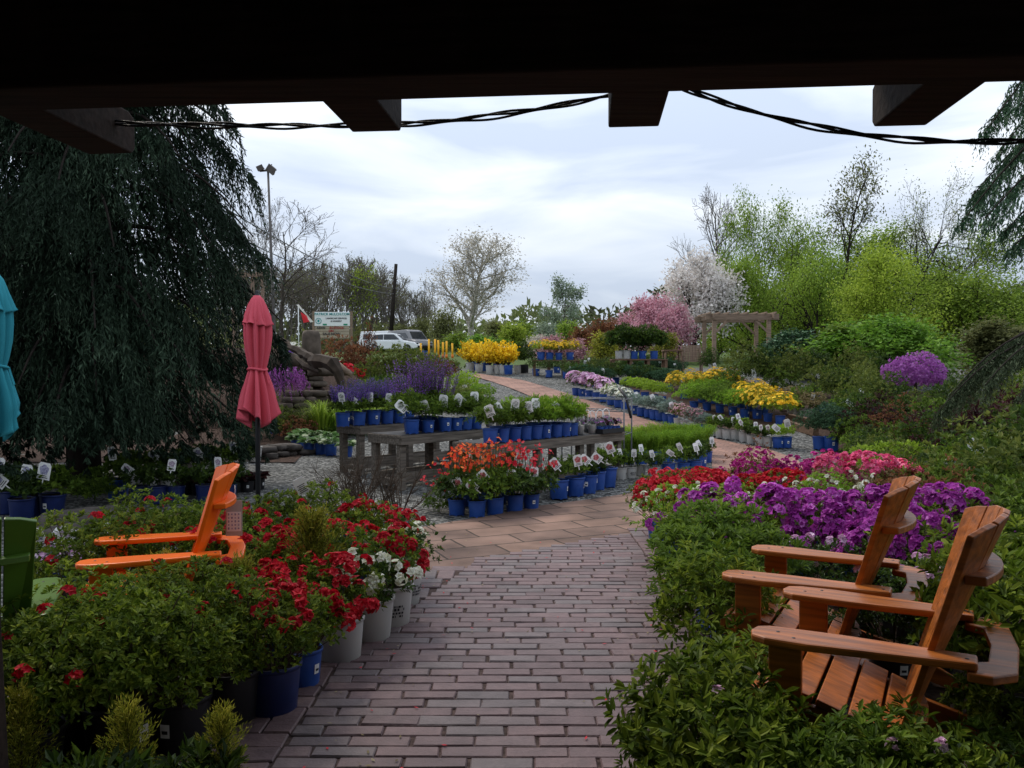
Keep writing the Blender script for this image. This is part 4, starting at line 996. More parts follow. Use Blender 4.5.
p_tiny = [mound(120, .06, .1, 'grey_leaf', 30, 5, .025, .01, 0, flower='lilac_flower', nf=26, fr=.013), mound(121, .055, .09, 'burgundy_leaf', 30, 5, .025, .012, 0)]
def carriers(T, L, lab, group):
    for i, (px, v) in enumerate(L):
        t = thing('plant_carrier', lab + ', ' + ORD[i] + ' from the left', 'plant carrier', onb(T, px, v), PRNG.uniform(-.5, .9), group)
        c, h = carrier_mesh(); link('cup', c, t); link('handle', h, t)
        for n, me in p_tiny[i % 2]: link(n, me, t, (0, 0, .1))
carriers(bB, ((489, .32), (499, .34), (508, .36)), 'small arch-handled plant carrier on the middle bench', 'carriers on the middle bench')
carriers(bC, ((580, .16), (587, .32), (592, .12), (600, .25), (606, .38)), 'small arch-handled plant carrier on the long bench', 'carriers on the long bench')
def tray(T, px, v, lab):
    q = onb(T, px, v); t = thing('seedling_tray', lab, 'tray', q, AN, 'black trays of seedlings')
    b = MB(); b.box((0, 0, .004), (.5, .26, .008))
    for s in (-1, 1): b.box((0, s * .13, .03), (.5, .008, .06)); b.box((s * .25, 0, .03), (.008, .252, .06))
    link('tray', b.mesh('tray', M['tray_black']), t)
    pk = pot_mesh('blue_pot', .04, .075, False)
    for i in range(5):
        for j in range(2):
            o = link('cell_pot', pk, t, (-.19 + i * .095, -.055 + j * .11, .009))
            for n, me in p_tiny[(i + j) % 2]: link('seedling', me, o, (0, 0, .07))
tray(bC, 606, .1, 'black tray of little blue pots at the end of the long bench')
# red tagged perennials and orange geums on the gravel
row([(558.5, 498.5), (574.7, 496), (587.3, 493.2), (596, 490), (606.5, 487)], 'blue pot with a red flower tag before the long bench', 'left', 'potted plant', 'peony', p_peony, 'red-tagged pots before the long bench', BP2, 'red', twh=(.105, .14))
row([(457, 515), (477, 516.5), (495, 514.5), (514.5, 511.5), (531, 509.5)], 'blue pot of orange-red geum beside the flagstones', 'left', 'potted plant', 'geum', p_geum, 'orange geums in front of the benches', ('blue_pot', .095, .17), 'red', every=1, fs=1.1, twh=(.095, .125))
row([(463, 506), (486, 506), (507, 503)], 'orange geum in the back row by the long bench leg', 'left', 'potted plant', 'geum', p_geum, 'orange geums in the back row', ('blue_pot', .095, .17))
put(stems(130, .2, .42, 'mid_leaf', 'scarlet_flower', 14, .022, 0, .05, 3, 40), 'straggly_rose', 'straggly rose with loose red blooms on the gravel by the geums', 'flower', gp(437, 512))
# pots island at the bend of the brick path
row([(621, 479.5), (630.4, 478.5), (640, 476), (653.4, 478)], 'white pot of low perennials beside the long bench leg', 'left', 'potted plant', 'perennial', p_smallgreen, 'white pots at the path bend', ('white_pot', .083, .155), 'plain', twh=(.065, .1), fs=1.2)
row([(668, 476.5), (683.5, 475.5), (694.4, 475), (700.5, 468), (706, 463)], 'blue pot of low perennials at the path bend', 'left', 'potted plant', 'perennial', p_smallgreen, 'blue pots at the path bend', BP, 'plain', twh=(.07, .11), fs=1.2)
row([(628, 464), (641, 464.5), (654, 464), (667, 463), (680, 462), (692, 460), (702, 456)], 'fluffy bright green pot behind the white pots', 'left', 'potted plant', 'bluestar', p_amsonia, 'fluffy green pots at the path bend', BP)
row([(634, 456), (648, 456), (661, 455), (674, 454), (686, 452)], 'fluffy bright green pot in the rear of the island', 'left', 'potted plant', 'bluestar', p_amsonia, 'fluffy green pots at the rear of the island', BP)
row([(652, 448), (661, 448), (670, 447), (679, 446), (687, 444)], 'grey lavender pot at the back edge of the island', 'left', 'potted plant', 'lavender', p_lav, 'lavender pots of the island', BS)
# the long row along the far side of the brick path
row([(576, 395.6), (582, 396.6), (589, 398.5), (596, 400), (603, 402)], 'pot of tall pale pink blooms beyond the wire shelf', 'left', 'potted plant', 'phlox', [p_palepink[0]], 'pale pink pots along the path', BP, fs=1.2)
row([(611, 405), (618, 407.5), (625, 410)], 'blue pot of white blooms along the brick path', 'left', 'potted plant', 'candytuft', p_whitefl, 'white-flowered pots along the path', BP, fs=1.35)
row([(633.8, 414), (641, 416.3), (648, 417.6), (654, 419.5), (660, 420.5), (666.8, 423), (672.8, 424.8)], 'blue pot of silver-grey foliage along the brick path', 'left', 'potted plant', 'wormwood', p_silver, 'silver pots along the path', BP, 'plain', every=3, fs=1.3)
row([(678, 427), (685, 429), (692, 431), (697.4, 432)], 'white pot of dusty pink heather by the path', 'left', 'potted plant', 'heather', p_dusty, 'dusty pink pots along the path', WP, fs=1.3)
row([(702.5, 433.2), (707, 434.3)], 'blue pot of grey foliage between the white pots', 'left', 'potted plant', 'wormwood', p_silver, 'grey pots between the white ones', BS)
row([(713, 436.3), (720, 437.8), (727, 439.3), (735, 439.8), (744, 442), (751, 444), (759.4, 446), (767.5, 446.5)], 'picture-tagged white pot at the end of the path row', 'left', 'potted plant', 'perennial', p_smallgreen, 'tagged white pots along the path', WP, 'pink', twh=(.07, .1), fs=1.25)
row([(778, 448), (786.4, 447.6)], 'blue large-tagged pot closing the path row', 'left', 'potted plant', 'perennial', p_lime, 'last blue pots of the path row', BP, 'plain', fs=.5, twh=(.1, .15))
# beds behind that row
row([(628, 395), (636, 397.5), (645, 400), (654, 402.5), (662, 404.5)], 'lime green box plant in the bed behind the path row', 'left', 'potted plant', 'boxwood', p_boxlime, 'lime box plants in the bed', BP, fs=1.25)
row([(616, 384), (626, 385.5), (637, 386.5), (648, 388), (659, 389), (669, 391)], 'dark blue-green juniper in the bed', 'left', 'potted plant', 'juniper', p_juniper, 'junipers in the bed', BP, fs=1.25)
row([(684, 399), (696, 397)], 'golden mound nearest the junipers', 'left', 'potted plant', 'gold_spirea', p_goldmound, 'golden mounds by the junipers', BP, 'plain', every=2, fs=1.3)
row([(714, 396.5), (724, 397)], 'golden mound under the arbour yews', 'left', 'potted plant', 'gold_spirea', p_goldmound, 'golden mounds under the yews', BP, 'plain', every=2, fs=1.3)
row([(694, 410), (707, 411), (720, 413), (733, 415.5), (745, 418)], 'spreading green mound in the sloping bed', 'left', 'potted plant', 'candytuft', p_greenmound, 'green mounds in the front of the bed', BP, fs=1.25)
row([(702, 403), (715, 404), (728, 406), (741, 408), (754, 411)], 'spreading green mound in the upper bed', 'left', 'potted plant', 'candytuft', p_greenmound, 'green mounds in the upper bed', BP, fs=1.25)
row([(757, 419), (768, 422), (780, 425), (751, 411.5), (764, 415)], 'golden yellow mound at the near end of the bed', 'left', 'potted plant', 'gold_spirea', p_goldmound, 'golden mounds at the bed end', BP, 'plain', every=3, fs=1.3)
row([(792.5, 414), (798.5, 416), (805, 418.5), (813, 421)], 'white pot of buff-leaved shrub beside the timber steps', 'left', 'potted shrub', 'spirea', p_buffshrub, 'buff shrubs by the steps', WP2, 'plain', every=4)
row([(819.5, 449.5), (831, 451)], 'blue pot of dense green shrub by the gravel corner', 'left', 'potted shrub', 'holly', [mound(131, .38, .55, 'blue_conifer', 320, 7, .045, .016, 0)], 'dense green shrubs at the gravel corner', BP2)
put(mound(132, .4, .62, 'mid_leaf', 320, 7, .045, .016, .05), 'holly_shrub', 'dense green shrub growing beside the blue pots of the corner', 'shrub', gx(858, 13.6))
row([(706, 380), (712, 380.5)], 'columnar dark yew in a blue pot at the arbour', 'left', 'potted shrub', 'yew', p_yew, 'yews at the arbour', BP2, 'plain')
row([(751, 388.5), (773, 395), (785, 399.5)], 'leafy shrub in a blue pot above the timber edging', 'left', 'potted shrub', 'viburnum', p_shrub, 'shrubs above the timber edging', BP2, 'plain')
# forsythias by the far end of the path
row([(470, 371.8), (479, 372.4), (490, 374), (498, 374), (503.5, 374.3)], 'yellow forsythia in a white tub at the path end', 'left', 'potted shrub', 'forsythia', p_forsythia, 'forsythias at the path end', ('white_pot', .15, .3))
row([(474, 370.5), (486, 371.2), (497, 371.6)], 'yellow forsythia in the second line behind the white tubs', 'left', 'potted shrub', 'forsythia', p_forsythia, 'forsythias in the second line', ('blue_pot', .15, .3))
potted('forsythia', 'yellow forsythia in the one blue tub at the path end', 'potted shrub', gp(508.5, 374.5), p_forsythia, None, ('blue_pot', .15, .3))
potted('laurel', 'round green shrub in a white tub next to the forsythias', 'potted shrub', gp(518, 373), [mound(133, .42, .7, 'mid_leaf', 260, 6, .06, .025, 0)], None, ('white_pot', .15, .28))
potted('laurel', 'dark green shrub in a black tub next to the forsythias', 'potted shrub', gp(524.5, 373), [mound(134, .36, .8, 'dark_leaf', 260, 6, .06, .025, 0)], None, ('black_pot', .15, .28))
row([(536, 376), (549, 377.5), (566, 378.5), (557, 373)], 'clipped box ball in a blue pot on gravel', 'left', 'potted shrub', 'boxwood', p_boxball, 'box balls on the gravel', BP2, fs=1.25)
row([(575, 383), (581, 384.5), (588, 385.5), (596, 387), (603, 387)], 'low green shrub in a blue pot behind the pink blooms', 'left', 'potted shrub', 'cotoneaster', p_juniper, 'low shrubs behind the pink blooms', BP2, 'plain', every=4)
row([(583, 376), (592, 377), (601, 378), (590, 372), (600, 372.5), (610, 374), (611, 379)], 'small leafy shrub below the timber staging', 'left', 'potted shrub', 'azalea', p_boxball, 'small shrubs below the tall benches', BP2, 'plain', every=3)
row([(632, 377), (645, 377.5), (658, 378.5), (638, 372.5), (651, 373), (664, 374), (673, 379)], 'spreading evergreen in the lines behind the junipers', 'left', 'potted shrub', 'evergreen', p_juniper, 'evergreens behind the junipers', BP2, 'plain', every=2, fs=1.2)
def staging(label, px0, px1, Y, zt, n):
    a, b = (px0 - 512) / F * Y, (px1 - 512) / F * Y; z = H(Y); t = thing('display_staging', label, 'staging', (a, Y, z), 0, 'timber display stagings'); h = zt - z; L = b - a
    link('top', MB().box((L / 2, .3, h - .02), (L, .6, .04)).mesh('top', M['timber']), t)
    for x in np.linspace(.05, L - .05, n):
        for y in (.06, .54): link('leg', MB().box((x, y, (h - .04) / 2), (.08, .08, h - .04)).mesh('leg', M['timber']), t)
    return t
Y1 = 26.5; z1 = at(550, 360, Y1)[2]; staging('timber staging holding yellow-topped blue pots behind the box balls', 533, 580, Y1 - .1, z1, 4)
for i, px in enumerate((541, 549.5, 559, 570)): potted('gold_spirea', 'blue pot with yellow-green top on the timber staging, %s from the left' % ORD[i], 'potted shrub', (*gx(px, Y1 + .1)[:2], z1), p_goldmound, 'yellow-topped pots on the staging', ('blue_pot', .13, .25), tg='plain' if i % 2 == 0 else None, fs=1.1)
Y2 = 24.5; z2 = at(640, 359, Y2)[2]; staging('timber staging holding dark rhododendrons behind the evergreens', 612, 668, Y2 - .1, z2, 4)
for i, (px, pc) in enumerate(((619, 'white_pot'), (626.5, 'white_pot'), (634, 'blue_pot'), (642.5, 'blue_pot'), (654, 'blue_pot'))):
    potted('rhododendron', 'dark rhododendron in a %s pot on the staging, %s from the left' % (pc[:-4], ORD[i]), 'potted shrub', (*gx(px, Y2 + .1)[:2], z2), p_rhodo, 'rhododendrons on the staging', (pc, .125, .25), tg='plain' if i in (1, 4) else None, s=.95)

# ------------------------------------------------------------------ left side: hostas, grasses, shade pots
row([(297, 451.5), (309, 454), (321, 454.5), (331, 455.5), (347, 457)], 'blue pot of white-edged hosta on the gravel', 'left', 'potted plant', 'hosta', p_hosta, 'hostas behind the rear bench', BP)
row([(303, 446), (315, 448), (328, 449)], 'white-edged hosta in the second row of the gravel', 'left', 'potted plant', 'hosta', p_hosta, 'hostas in the second row', BP)
row([(290, 430), (276, 434)], 'blue pot under the purple weeping tree', 'right', 'potted plant', 'perennial', p_smallgreen, 'blue pots under the purple tree', BP2)
for i, (px, py, s_) in enumerate(((322, 437, 1.15), (336, 436, 1.0), (309, 436, .9), (351, 432, .9), (365, 428, .8))):
    put(grass(140 + i, .55, .8 * s_, ['lime_leaf', 'bright_leaf', 'olive_leaf', 'bright_leaf', 'lime_leaf'][i], 240, 0, .012), 'ornamental_grass', 'arching clump of ' + ['lime yellow grass above the hostas', 'bright green grass behind the purple salvias', 'olive grass beside the weeping purple tree', 'fine green grass under the driftwood spout', 'pale lime grass beside the blue fescue'][i], 'grass', gp(px, py))
put(grass(146, .35, .5, 'grey_leaf', 260, 0, .01), 'blue_fescue', 'blue-grey grass tuft behind the violet salvias', 'grass', gp(394, 408))
row([(339, 379), (346.5, 379.5), (354, 380), (364, 381), (370.5, 382), (376, 382.5)], 'distant blue pot below the sign', 'left', 'potted plant', 'perennial', p_smallgreen, 'distant blue pots below the sign', ('blue_pot', .13, .25), 'plain', every=2, fs=1.3)
row([(189, 466), (209.5, 468), (230, 465), (243, 458), (253.5, 462)], 'white pot with bare shrub under the conifer', 'left', 'potted shrub', 'young_shrub', p_bare, 'white pots under the conifer', WP2, fs=.8)
row([(187, 494), (199, 495), (211, 495), (223, 494), (235, 493), (247, 492), (258, 490)], 'burgundy heuchera behind the orange chair', 'left', 'potted plant', 'heuchera', p_heuchera, 'burgundy heucheras behind the orange chair', ('black_pot', .09, .14))
row([(22, 521), (52, 517)], 'blue pot of shaded hydrangea at the rocks', 'left', 'potted shrub', 'hydrangea', p_hydr, 'hydrangeas at the rocks', ('navy_and_shaded_pot', .125, .235), 'violet', twh=(.14, .17), tpos=(0, -.2, .36))  # blue pots, their shade painted in by the navy colour
row([(36, 516), (10, 514)], 'blue hydrangea pot with an overlapping picture card', 'right', 'potted shrub', 'hydrangea', p_hydr, 'hydrangeas with overlapping cards', ('navy_and_shaded_pot', .125, .235), 'violet', twh=(.14, .17), tpos=(0, -.2, .36))  # again blue pots with the shade put into the pot colour
potted('hydrangea', 'blue pot with a lone violet flower card in the conifer shade', 'potted shrub', gp(118, 499), p_hydr, None, BP2, tg='violet', twh=(.12, .16), tpos=(0, -.1, .42))
put(mound(150, .34, .36, 'mid_leaf', 170, 6, .06, .02, 0), 'woodland_shrub', 'low bright green shrub in the shade behind the rocks', 'shrub', gp(97, 502))
for i, (px, py) in enumerate(((52, 556), (72, 552), (90, 548), (118, 545), (100, 556))):
    potted('lacecap', 'pale flowered pot with picture card behind the green chair, %s from the left' % ORD[i], 'potted plant', gx(px, 5.3 + .1 * (i % 3)), p_lacecap, 'pale flowered pots by the rocks', BP, tg=['violet', 'pink', 'pink', 'pink', 'violet'][i], twh=(.1, .13), tpos=(0, -.1, .36))
for i, (px, py) in enumerate(((132, 511), (148, 510), (165, 508))):
    potted('caramel_heuchera', 'caramel-leaved heuchera beyond the orange chair, %s from the left' % ORD[i], 'potted plant', gx(px, 7.2), p_caramel, 'caramel heucheras beyond the orange chair', ('black_pot', .1, .15))

row([(132, 488), (150, 487), (168, 486), (186, 481), (204, 480), (222, 479), (240, 477)], 'shade plant in a white pot under the conifer skirt', 'left', 'potted plant', 'fern', p_hydr, 'shade plants under the conifer', ('white_pot', .1, .19), 'violet', every=2, fs=.9)
row([(140, 503), (158, 504), (176, 503), (205, 502), (228, 501)], 'leafy green pot between the burgundy leaves and the orange chair', 'left', 'potted plant', 'shade_plant', p_smallgreen, 'leafy pots beyond the orange chair', ('navy_and_shaded_pot', .1, .19), 'pink', every=2, fs=1.5)
# ------------------------------------------------------------------ left foreground azaleas
LW = ('white_pot', .128, .235)
for lab, px, py, pp, tgk in (('red azalea in the first white pot beside the brick path', 340, 661, a_redsm, None), ('white-flowered azalea in the second white pot beside the bricks', 369, 641, a_whitesm, None),
                        ('red azalea in the third white pot beside the bricks', 389.5, 626, a_redsm, None), ('white-flowered azalea in the last white pot at the flagstones', 402, 605, a_whitesm, None)):
    potted('azalea', lab, 'potted azalea', gp(px, py), pp, 'azaleas in white pots along the bricks', LW, fs=1.05)
potted('azalea', 'large red azalea in a dark navy tub on the border bricks', 'potted azalea', gp(272, 714), a_red, None, NV, s=.93)
potted('azalea', 'red azalea in a small blue pot behind the navy tub', 'potted azalea', gp(301, 688), a_redsm, None, BP)
reds = [(284, 4.3, 'beside the golden cypress'), (216, 4.9, 'behind the back of the orange chair'), (295, 5.1, 'behind the golden cypress'), (334, 5.2, 'behind the first white pot'), (360, 5.65, 'before the bare twigs'), (388, 5.9, 'at the flagstone edge behind the white pots'), (245, 5.5, 'at the foot of the pink umbrella pole')]
for px, Y, w in reds: potted('azalea', 'red-flowered azalea ' + w, 'potted azalea', gx(px, Y), a_red, 'red azaleas left of the bricks', BP2, s=.88)
greens = [(84, 3.3, 'in front of the green chair'), (108, 3.6, 'between green and orange chairs'), (150, 3.75, 'in front of the orange chair seat'), (205, 3.85, 'under the orange chair arm'), (118, 3.15, 'second from the porch post'), (62, 3.2, 'closest to the porch post'),
          (178, 3.25, 'behind the middle golden cypress'), (228, 3.5, 'touching the navy tub'), (150, 5.5, 'behind the orange chair arms'), (186, 5.35, 'behind the orange chair seat'), (118, 4.9, 'at the far front of the orange chair'), (270, 5.9, 'right of the umbrella pole'),
          (298, 5.8, 'under the white tag'), (322, 6.0, 'left of the bare twigs'), (78, 4.7, 'behind the green chair arm'), (22, 2.95, 'hugging the porch post'), (215, 5.9, 'left of the umbrella pole')]
for px, Y, w in greens: potted('azalea', 'green azalea with few red buds ' + w, 'potted azalea', gx(px, Y), a_green, 'green azaleas left of the bricks', ('black_pot', .125, .235), tg='plain' if 'tag' in w else None, tpos=(.05, .1, .62) if 'tag' in w else None, twh=(.09, .14))
for px, Y, w, s_ in ((312, 4.55, 'between the red azaleas', 1.1), (130, 2.66, 'at the bottom edge, middle one', .64), (218, 2.72, 'beside the brick border', .6), (18, 2.72, 'against the porch post', .68), (160, 4.3, 'before the orange armrest', .82), (236, 4.2, 'beside the orange chair back', .84)):
    PRNG.random(); potted('golden_cypress', 'feathery golden cypress ' + w, 'potted conifer', gx(px, Y), [p_gold[int(px) % 4]], 'golden cypresses left of the bricks', ('black_pot', .1, .16), s=s_)
for px, Y, w in ((190, 2.6, 'large-leaved, between two golden cypresses'), (70, 2.55, 'large-leaved, near the porch post'), (110, 2.5, 'large-leaved, at the bottom edge')):
    potted('skimmia', 'dark evergreen, ' + w, 'potted shrub', gx(px, Y), [mound(155, .2, .26, 'dark_leaf', 70, 6, .085, .03, 0, .7)], 'large-leaved evergreens by the porch', ('black_pot', .1, .15), s=.7)
for px, Y, w in ((343, 6.75, 'closest to the red azaleas'), (372, 6.9, 'in the middle'), (398, 7.0, 'next to the flagstones'), (357, 7.4, 'behind the others')):
    potted('bare_shrub', 'leafless twiggy shrub on the gravel edge, ' + w, 'potted shrub', gx(px, Y), p_bare, 'leafless twiggy shrubs', BP, s=1.08)
def hangtag():
    t = thing('hang_tag', 'grey printed hang tag on the back of the orange chair', 'tag', at(234, 518, 4.66), rad(8))
    mb = MB(); mb.box((0, 0, 0), (.09, .004, .2)); link('card', mb.mesh('card', M['white_pot']), t)
    m2 = MB(); m2.box((0, -.0035, -.02), (.078, .002, .11))
    m3 = MB()
    for i in range(4): 
        for j in range(5): m3.box((-.028 + i * .018, -.0052, .022 - j * .02), (.008, .001, .012 - .004 * ((i + j) % 2)))
    link('print', m2.mesh('print', M['card']), t); link('lettering', m3.mesh('lettering', M['print_violet']), t)
    link('string', MB().tube([(0, 0, .1), (.005, .01, .15), (.0, .03, .18)], .0015, 4).mesh('string', M['card']), t)
hangtag()

# ------------------------------------------------------------------ right foreground
def many(L, base, cat, kind, pp, group, pot=BP2, s=1.0, **k):
    for px, Y, w, *z in L: potted(kind, base + ' ' + w, cat, gx(px, Y), pp, group, pot, s=s * (z[0] if z else 1), **k)
many([(660, 7.25, 'in the corner blue pot at the flagstones'), (684, 7.15, 'next to the corner pot'), (672, 7.75, 'behind the corner pot'), (703, 7.55, 'third along the bricks')], 'bright scarlet azalea', 'potted azalea', 'azalea', a_scarlet, 'scarlet azaleas right of the bricks', s=.9)
many([(716, 7.75, 'in front of the magenta ones'), (745, 7.7, 'between scarlet and magenta azaleas'), (778, 7.55, 'behind the white azaleas'), (700, 8.1, 'backing the scarlet ones')], 'deep red azalea', 'potted azalea', 'azalea', a_crimson, 'deep red azaleas right of the bricks', s=.88)
many([(678, 6.3, 'at the brick edge'), (706, 6.4, 'second from the bricks'), (740, 6.5, 'behind the purple mass'), (782, 6.6, 'in the middle of its row'), (830, 6.7, 'below the pink azaleas'), (876, 6.7, 'last of its row')], 'white azalea with green leaves', 'potted azalea', 'azalea', a_white, 'white azaleas right of the bricks')
many([(745, 5.75, 'first from the bricks'), (795, 5.65, 'over the far armrest'), (842, 5.6, 'left of the chair back'), (885, 5.65, 'behind the far chair back'), (925, 5.5, 'between the two chair backs'), (955, 5.6, 'last before the dark shrubs'), (905, 5.0, 'low beside the far chair')], 'purple azalea in full bloom', 'potted azalea', 'azalea', a_purple, 'purple azaleas behind the chairs')
many([(708, 5.75, 'at the head of the purple row'), (724, 5.5, 'above the green shrubs')], 'sparsely blooming purple azalea', 'potted azalea', 'azalea', a_purplefew, 'sparse purple azaleas')
many([(758, 8.5, 'at the path side'), (792, 8.35, 'in the middle'), (824, 8.4, 'next to the pink ones')], 'magenta azalea', 'potted azalea', 'azalea', a_magenta, 'magenta azaleas', s=.86)
many([(838, 7.9, 'nearest the magenta ones'), (868, 7.7, 'in the middle'), (902, 7.75, 'farthest from the path')], 'tall bare-footed pink azalea', 'potted azalea', 'azalea', a_pink, 'tall pink azaleas', s=.9)
many([(752, 9.3, 'behind the magenta azaleas'), (905, 6.9, 'behind the purple azaleas'), (950, 6.7, 'left of the dark hedge shrubs')], 'brownish burgundy shrub', 'potted shrub', 'barberry', p_brown, 'burgundy shrubs', s=.72)
many([(716, 4.75, 'beside the bricks', .9), (742, 4.85, 'next to the far armrest'), (716, 5.1, 'with its blue pot at the bricks'), (728, 4.4, 'before the far chair', .9)], 'glossy green azalea without flowers', 'potted azalea', 'azalea', a_bright, 'flowerless green azaleas', ('blue_pot', .12, .2))
many([(716, 3.95, 'standing tall on a dark stem at the brick edge')], 'green azalea', 'potted azalea', 'azalea', a_bright, None, ('black_pot', .11, .2))
many([(810, 5.0, 'behind the far chair seat'), (860, 4.7, 'behind the far chair back'), (905, 4.45, 'between the chairs'), (935, 4.1, 'right of the far chair'), (895, 3.95, 'at the far chair rear leg')], 'dark azalea with pale pink flowers', 'potted azalea', 'azalea', a_palefl, 'pale-flowered azaleas by the chairs', ('black_pot', .11, .18))
many([(712, 2.72, 'at the brick corner of the bottom edge', 1.0), (742, 2.5, 'below the near armrest', .95), (768, 3.25, 'before the seats of both chairs', .75), (738, 3.15, 'by the bricks', .92), (862, 2.42, 'under the near armrest', .88), (902, 2.5, 'below the chair rear', .85), (945, 2.36, 'right of the near chair', .8), (1012, 2.5, 'at the bottom corner', .8), (690, 2.5, 'nearest the brick rows', .72), (815, 2.3, 'low between its two bigger neighbours', .78), (1002, 3.15, 'behind the near chair rear leg', .62)],
     'leafy green azalea', 'potted azalea', 'azalea', a_near, 'leafy green azaleas before the chairs', ('black_pot', .11, .16), s=.9)
many([(1010, 3.9, 'right of the near chair back'), (995, 4.6, 'behind the near chair back'), (1020, 3.3, 'at the picture edge'), (1015, 5.4, 'below the dark hedge')], 'dark green shrub', 'potted shrub', 'shrub', a_near, 'dark shrubs right of the chairs', ('black_pot', .12, .2), s=1.15)
# ------------------------------------------------------------------ conifers with hanging sprays
def strands(mb, rng, B, ln, m, L, W, out, vb, sway=.25, mat=0):
    n = len(B); t = (np.arange(m)[None] + rng.random((n, m))) / m
    d0 = unit(np.concatenate([out * sway, -np.ones((n, 1))], 1) + rng.normal(0, .1, (n, 3)))
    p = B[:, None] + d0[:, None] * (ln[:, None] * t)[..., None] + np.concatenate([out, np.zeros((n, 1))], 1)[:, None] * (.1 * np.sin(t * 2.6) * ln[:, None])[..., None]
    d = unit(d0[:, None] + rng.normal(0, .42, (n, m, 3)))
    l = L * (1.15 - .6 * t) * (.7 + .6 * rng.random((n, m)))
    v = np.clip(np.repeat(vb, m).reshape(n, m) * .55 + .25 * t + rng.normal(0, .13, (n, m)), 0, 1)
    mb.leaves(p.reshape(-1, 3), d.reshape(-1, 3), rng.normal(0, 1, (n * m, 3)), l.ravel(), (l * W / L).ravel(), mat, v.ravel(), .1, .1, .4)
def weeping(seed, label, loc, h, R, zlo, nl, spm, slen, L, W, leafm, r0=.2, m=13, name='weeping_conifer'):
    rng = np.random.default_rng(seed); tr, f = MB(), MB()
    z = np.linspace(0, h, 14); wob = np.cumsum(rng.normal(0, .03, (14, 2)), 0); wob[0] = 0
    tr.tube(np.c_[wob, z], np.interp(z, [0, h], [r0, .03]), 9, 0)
    BB, LL, OO, VV = [], [], [], []
    for i in range(nl):
        zz = zlo + (h - zlo) * (i / nl) ** 1.15; a = i * 2.4 + rng.normal(0, .3); RR = R(zz) * (.72 + .32 * rng.random())
        o = np.array([math.cos(a), math.sin(a)]); c = np.array([np.interp(zz, z, wob[:, 0]), np.interp(zz, z, wob[:, 1])])
        t = np.linspace(0, 1, 9); up = .22 + .2 * rng.random()
        p = np.c_[c + o * (RR * t)[:, None], zz + RR * (up * 1.6 * t - (up * 1.6 + .28) * t ** 2.2)]
        tr.tube(p, np.linspace(.035, .008, 9) * (r0 / .2) ** .5, 5, 0, cap=False)
        k = int(spm * RR); nb = 6; bc = rng.integers(0, nb, k); sc_ = np.linspace(.12, 1.0, nb) + rng.normal(0, .04, nb); sd_ = rng.normal(0, .24, nb) * RR * (.35 + .6 * sc_); bl = rng.random(nb) ** 1.4
        s = np.clip(sc_[bc] + rng.normal(0, .075, k), .03, 1); q = np.stack([np.interp(s, t, p[:, j]) for j in range(3)], 1)
        side = sd_[bc] + rng.normal(0, .085, k) * RR; q[:, 0] += -o[1] * side; q[:, 1] += o[0] * side; q[:, 2] -= np.abs(side) * .3 + np.abs(side - sd_[bc]) * .7
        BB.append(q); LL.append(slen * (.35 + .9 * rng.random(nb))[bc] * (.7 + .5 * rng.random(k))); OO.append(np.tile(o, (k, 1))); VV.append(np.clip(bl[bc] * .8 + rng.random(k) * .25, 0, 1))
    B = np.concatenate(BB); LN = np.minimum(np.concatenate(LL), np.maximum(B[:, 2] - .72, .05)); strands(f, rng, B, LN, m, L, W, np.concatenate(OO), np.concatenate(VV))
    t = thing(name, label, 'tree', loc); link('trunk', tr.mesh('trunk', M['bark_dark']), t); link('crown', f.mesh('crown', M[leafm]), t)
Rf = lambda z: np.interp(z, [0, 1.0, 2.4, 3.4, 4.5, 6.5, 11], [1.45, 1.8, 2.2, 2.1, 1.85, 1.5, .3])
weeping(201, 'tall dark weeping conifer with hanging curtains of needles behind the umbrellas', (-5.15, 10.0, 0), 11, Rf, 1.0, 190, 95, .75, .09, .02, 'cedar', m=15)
weeping(202, 'second dark weeping conifer at the picture edge, mostly behind the first', (-8.2, 11.6, 0), 10, Rf, .5, 130, 60, .85, .11, .026, 'cedar', m=13)
def limbtree(seed, label, trunk, limbs, leafm, spm, slen, L, W, name, th=7, r0=.18, sd=.16, sway=.2):
    rng = np.random.default_rng(seed); tr, f = MB(), MB(); T = np.array(trunk, float)
    tr.tube([T - T, (0, 0, th * .5), (.1, 0, th)], [r0, r0 * .7, .03], 9, 0)
    for tip, z0, arch in limbs:
        tip = np.array(tip) - T; a = np.array([0, 0, z0 - T[2]]); t = np.linspace(0, 1, 10)
        p = a + (tip - a) * t[:, None] + UP * (arch * 4 * t * (1 - t))[:, None]; tr.tube(p, np.linspace(.022, .004, 10), 5, 0, cap=False)
        Lm = np.linalg.norm(tip - a); k = int(spm * Lm); s = .25 + .75 * rng.random(k) ** .7
        q = np.stack([np.interp(s, t, p[:, j]) for j in range(3)], 1); o = unit((tip - a)[:2]); side = rng.normal(0, sd, k) * (1.3 - s)
        q[:, 0] += -o[1] * side; q[:, 1] += o[0] * side; q[:, 2] -= np.abs(side) * .3
        strands(f, rng, q, slen * (.3 + .9 * rng.random(k)), 10, L, W, np.tile(o, (k, 1)), np.clip(rng.random() * .4 + rng.random(k) * .6, 0, 1), sway)
    t = thing(name, label, 'tree', trunk); link('trunk', tr.mesh('trunk', M['bark_dark']), t); link('crown', f.mesh('crown', M[leafm]), t)
Yr = 5.6
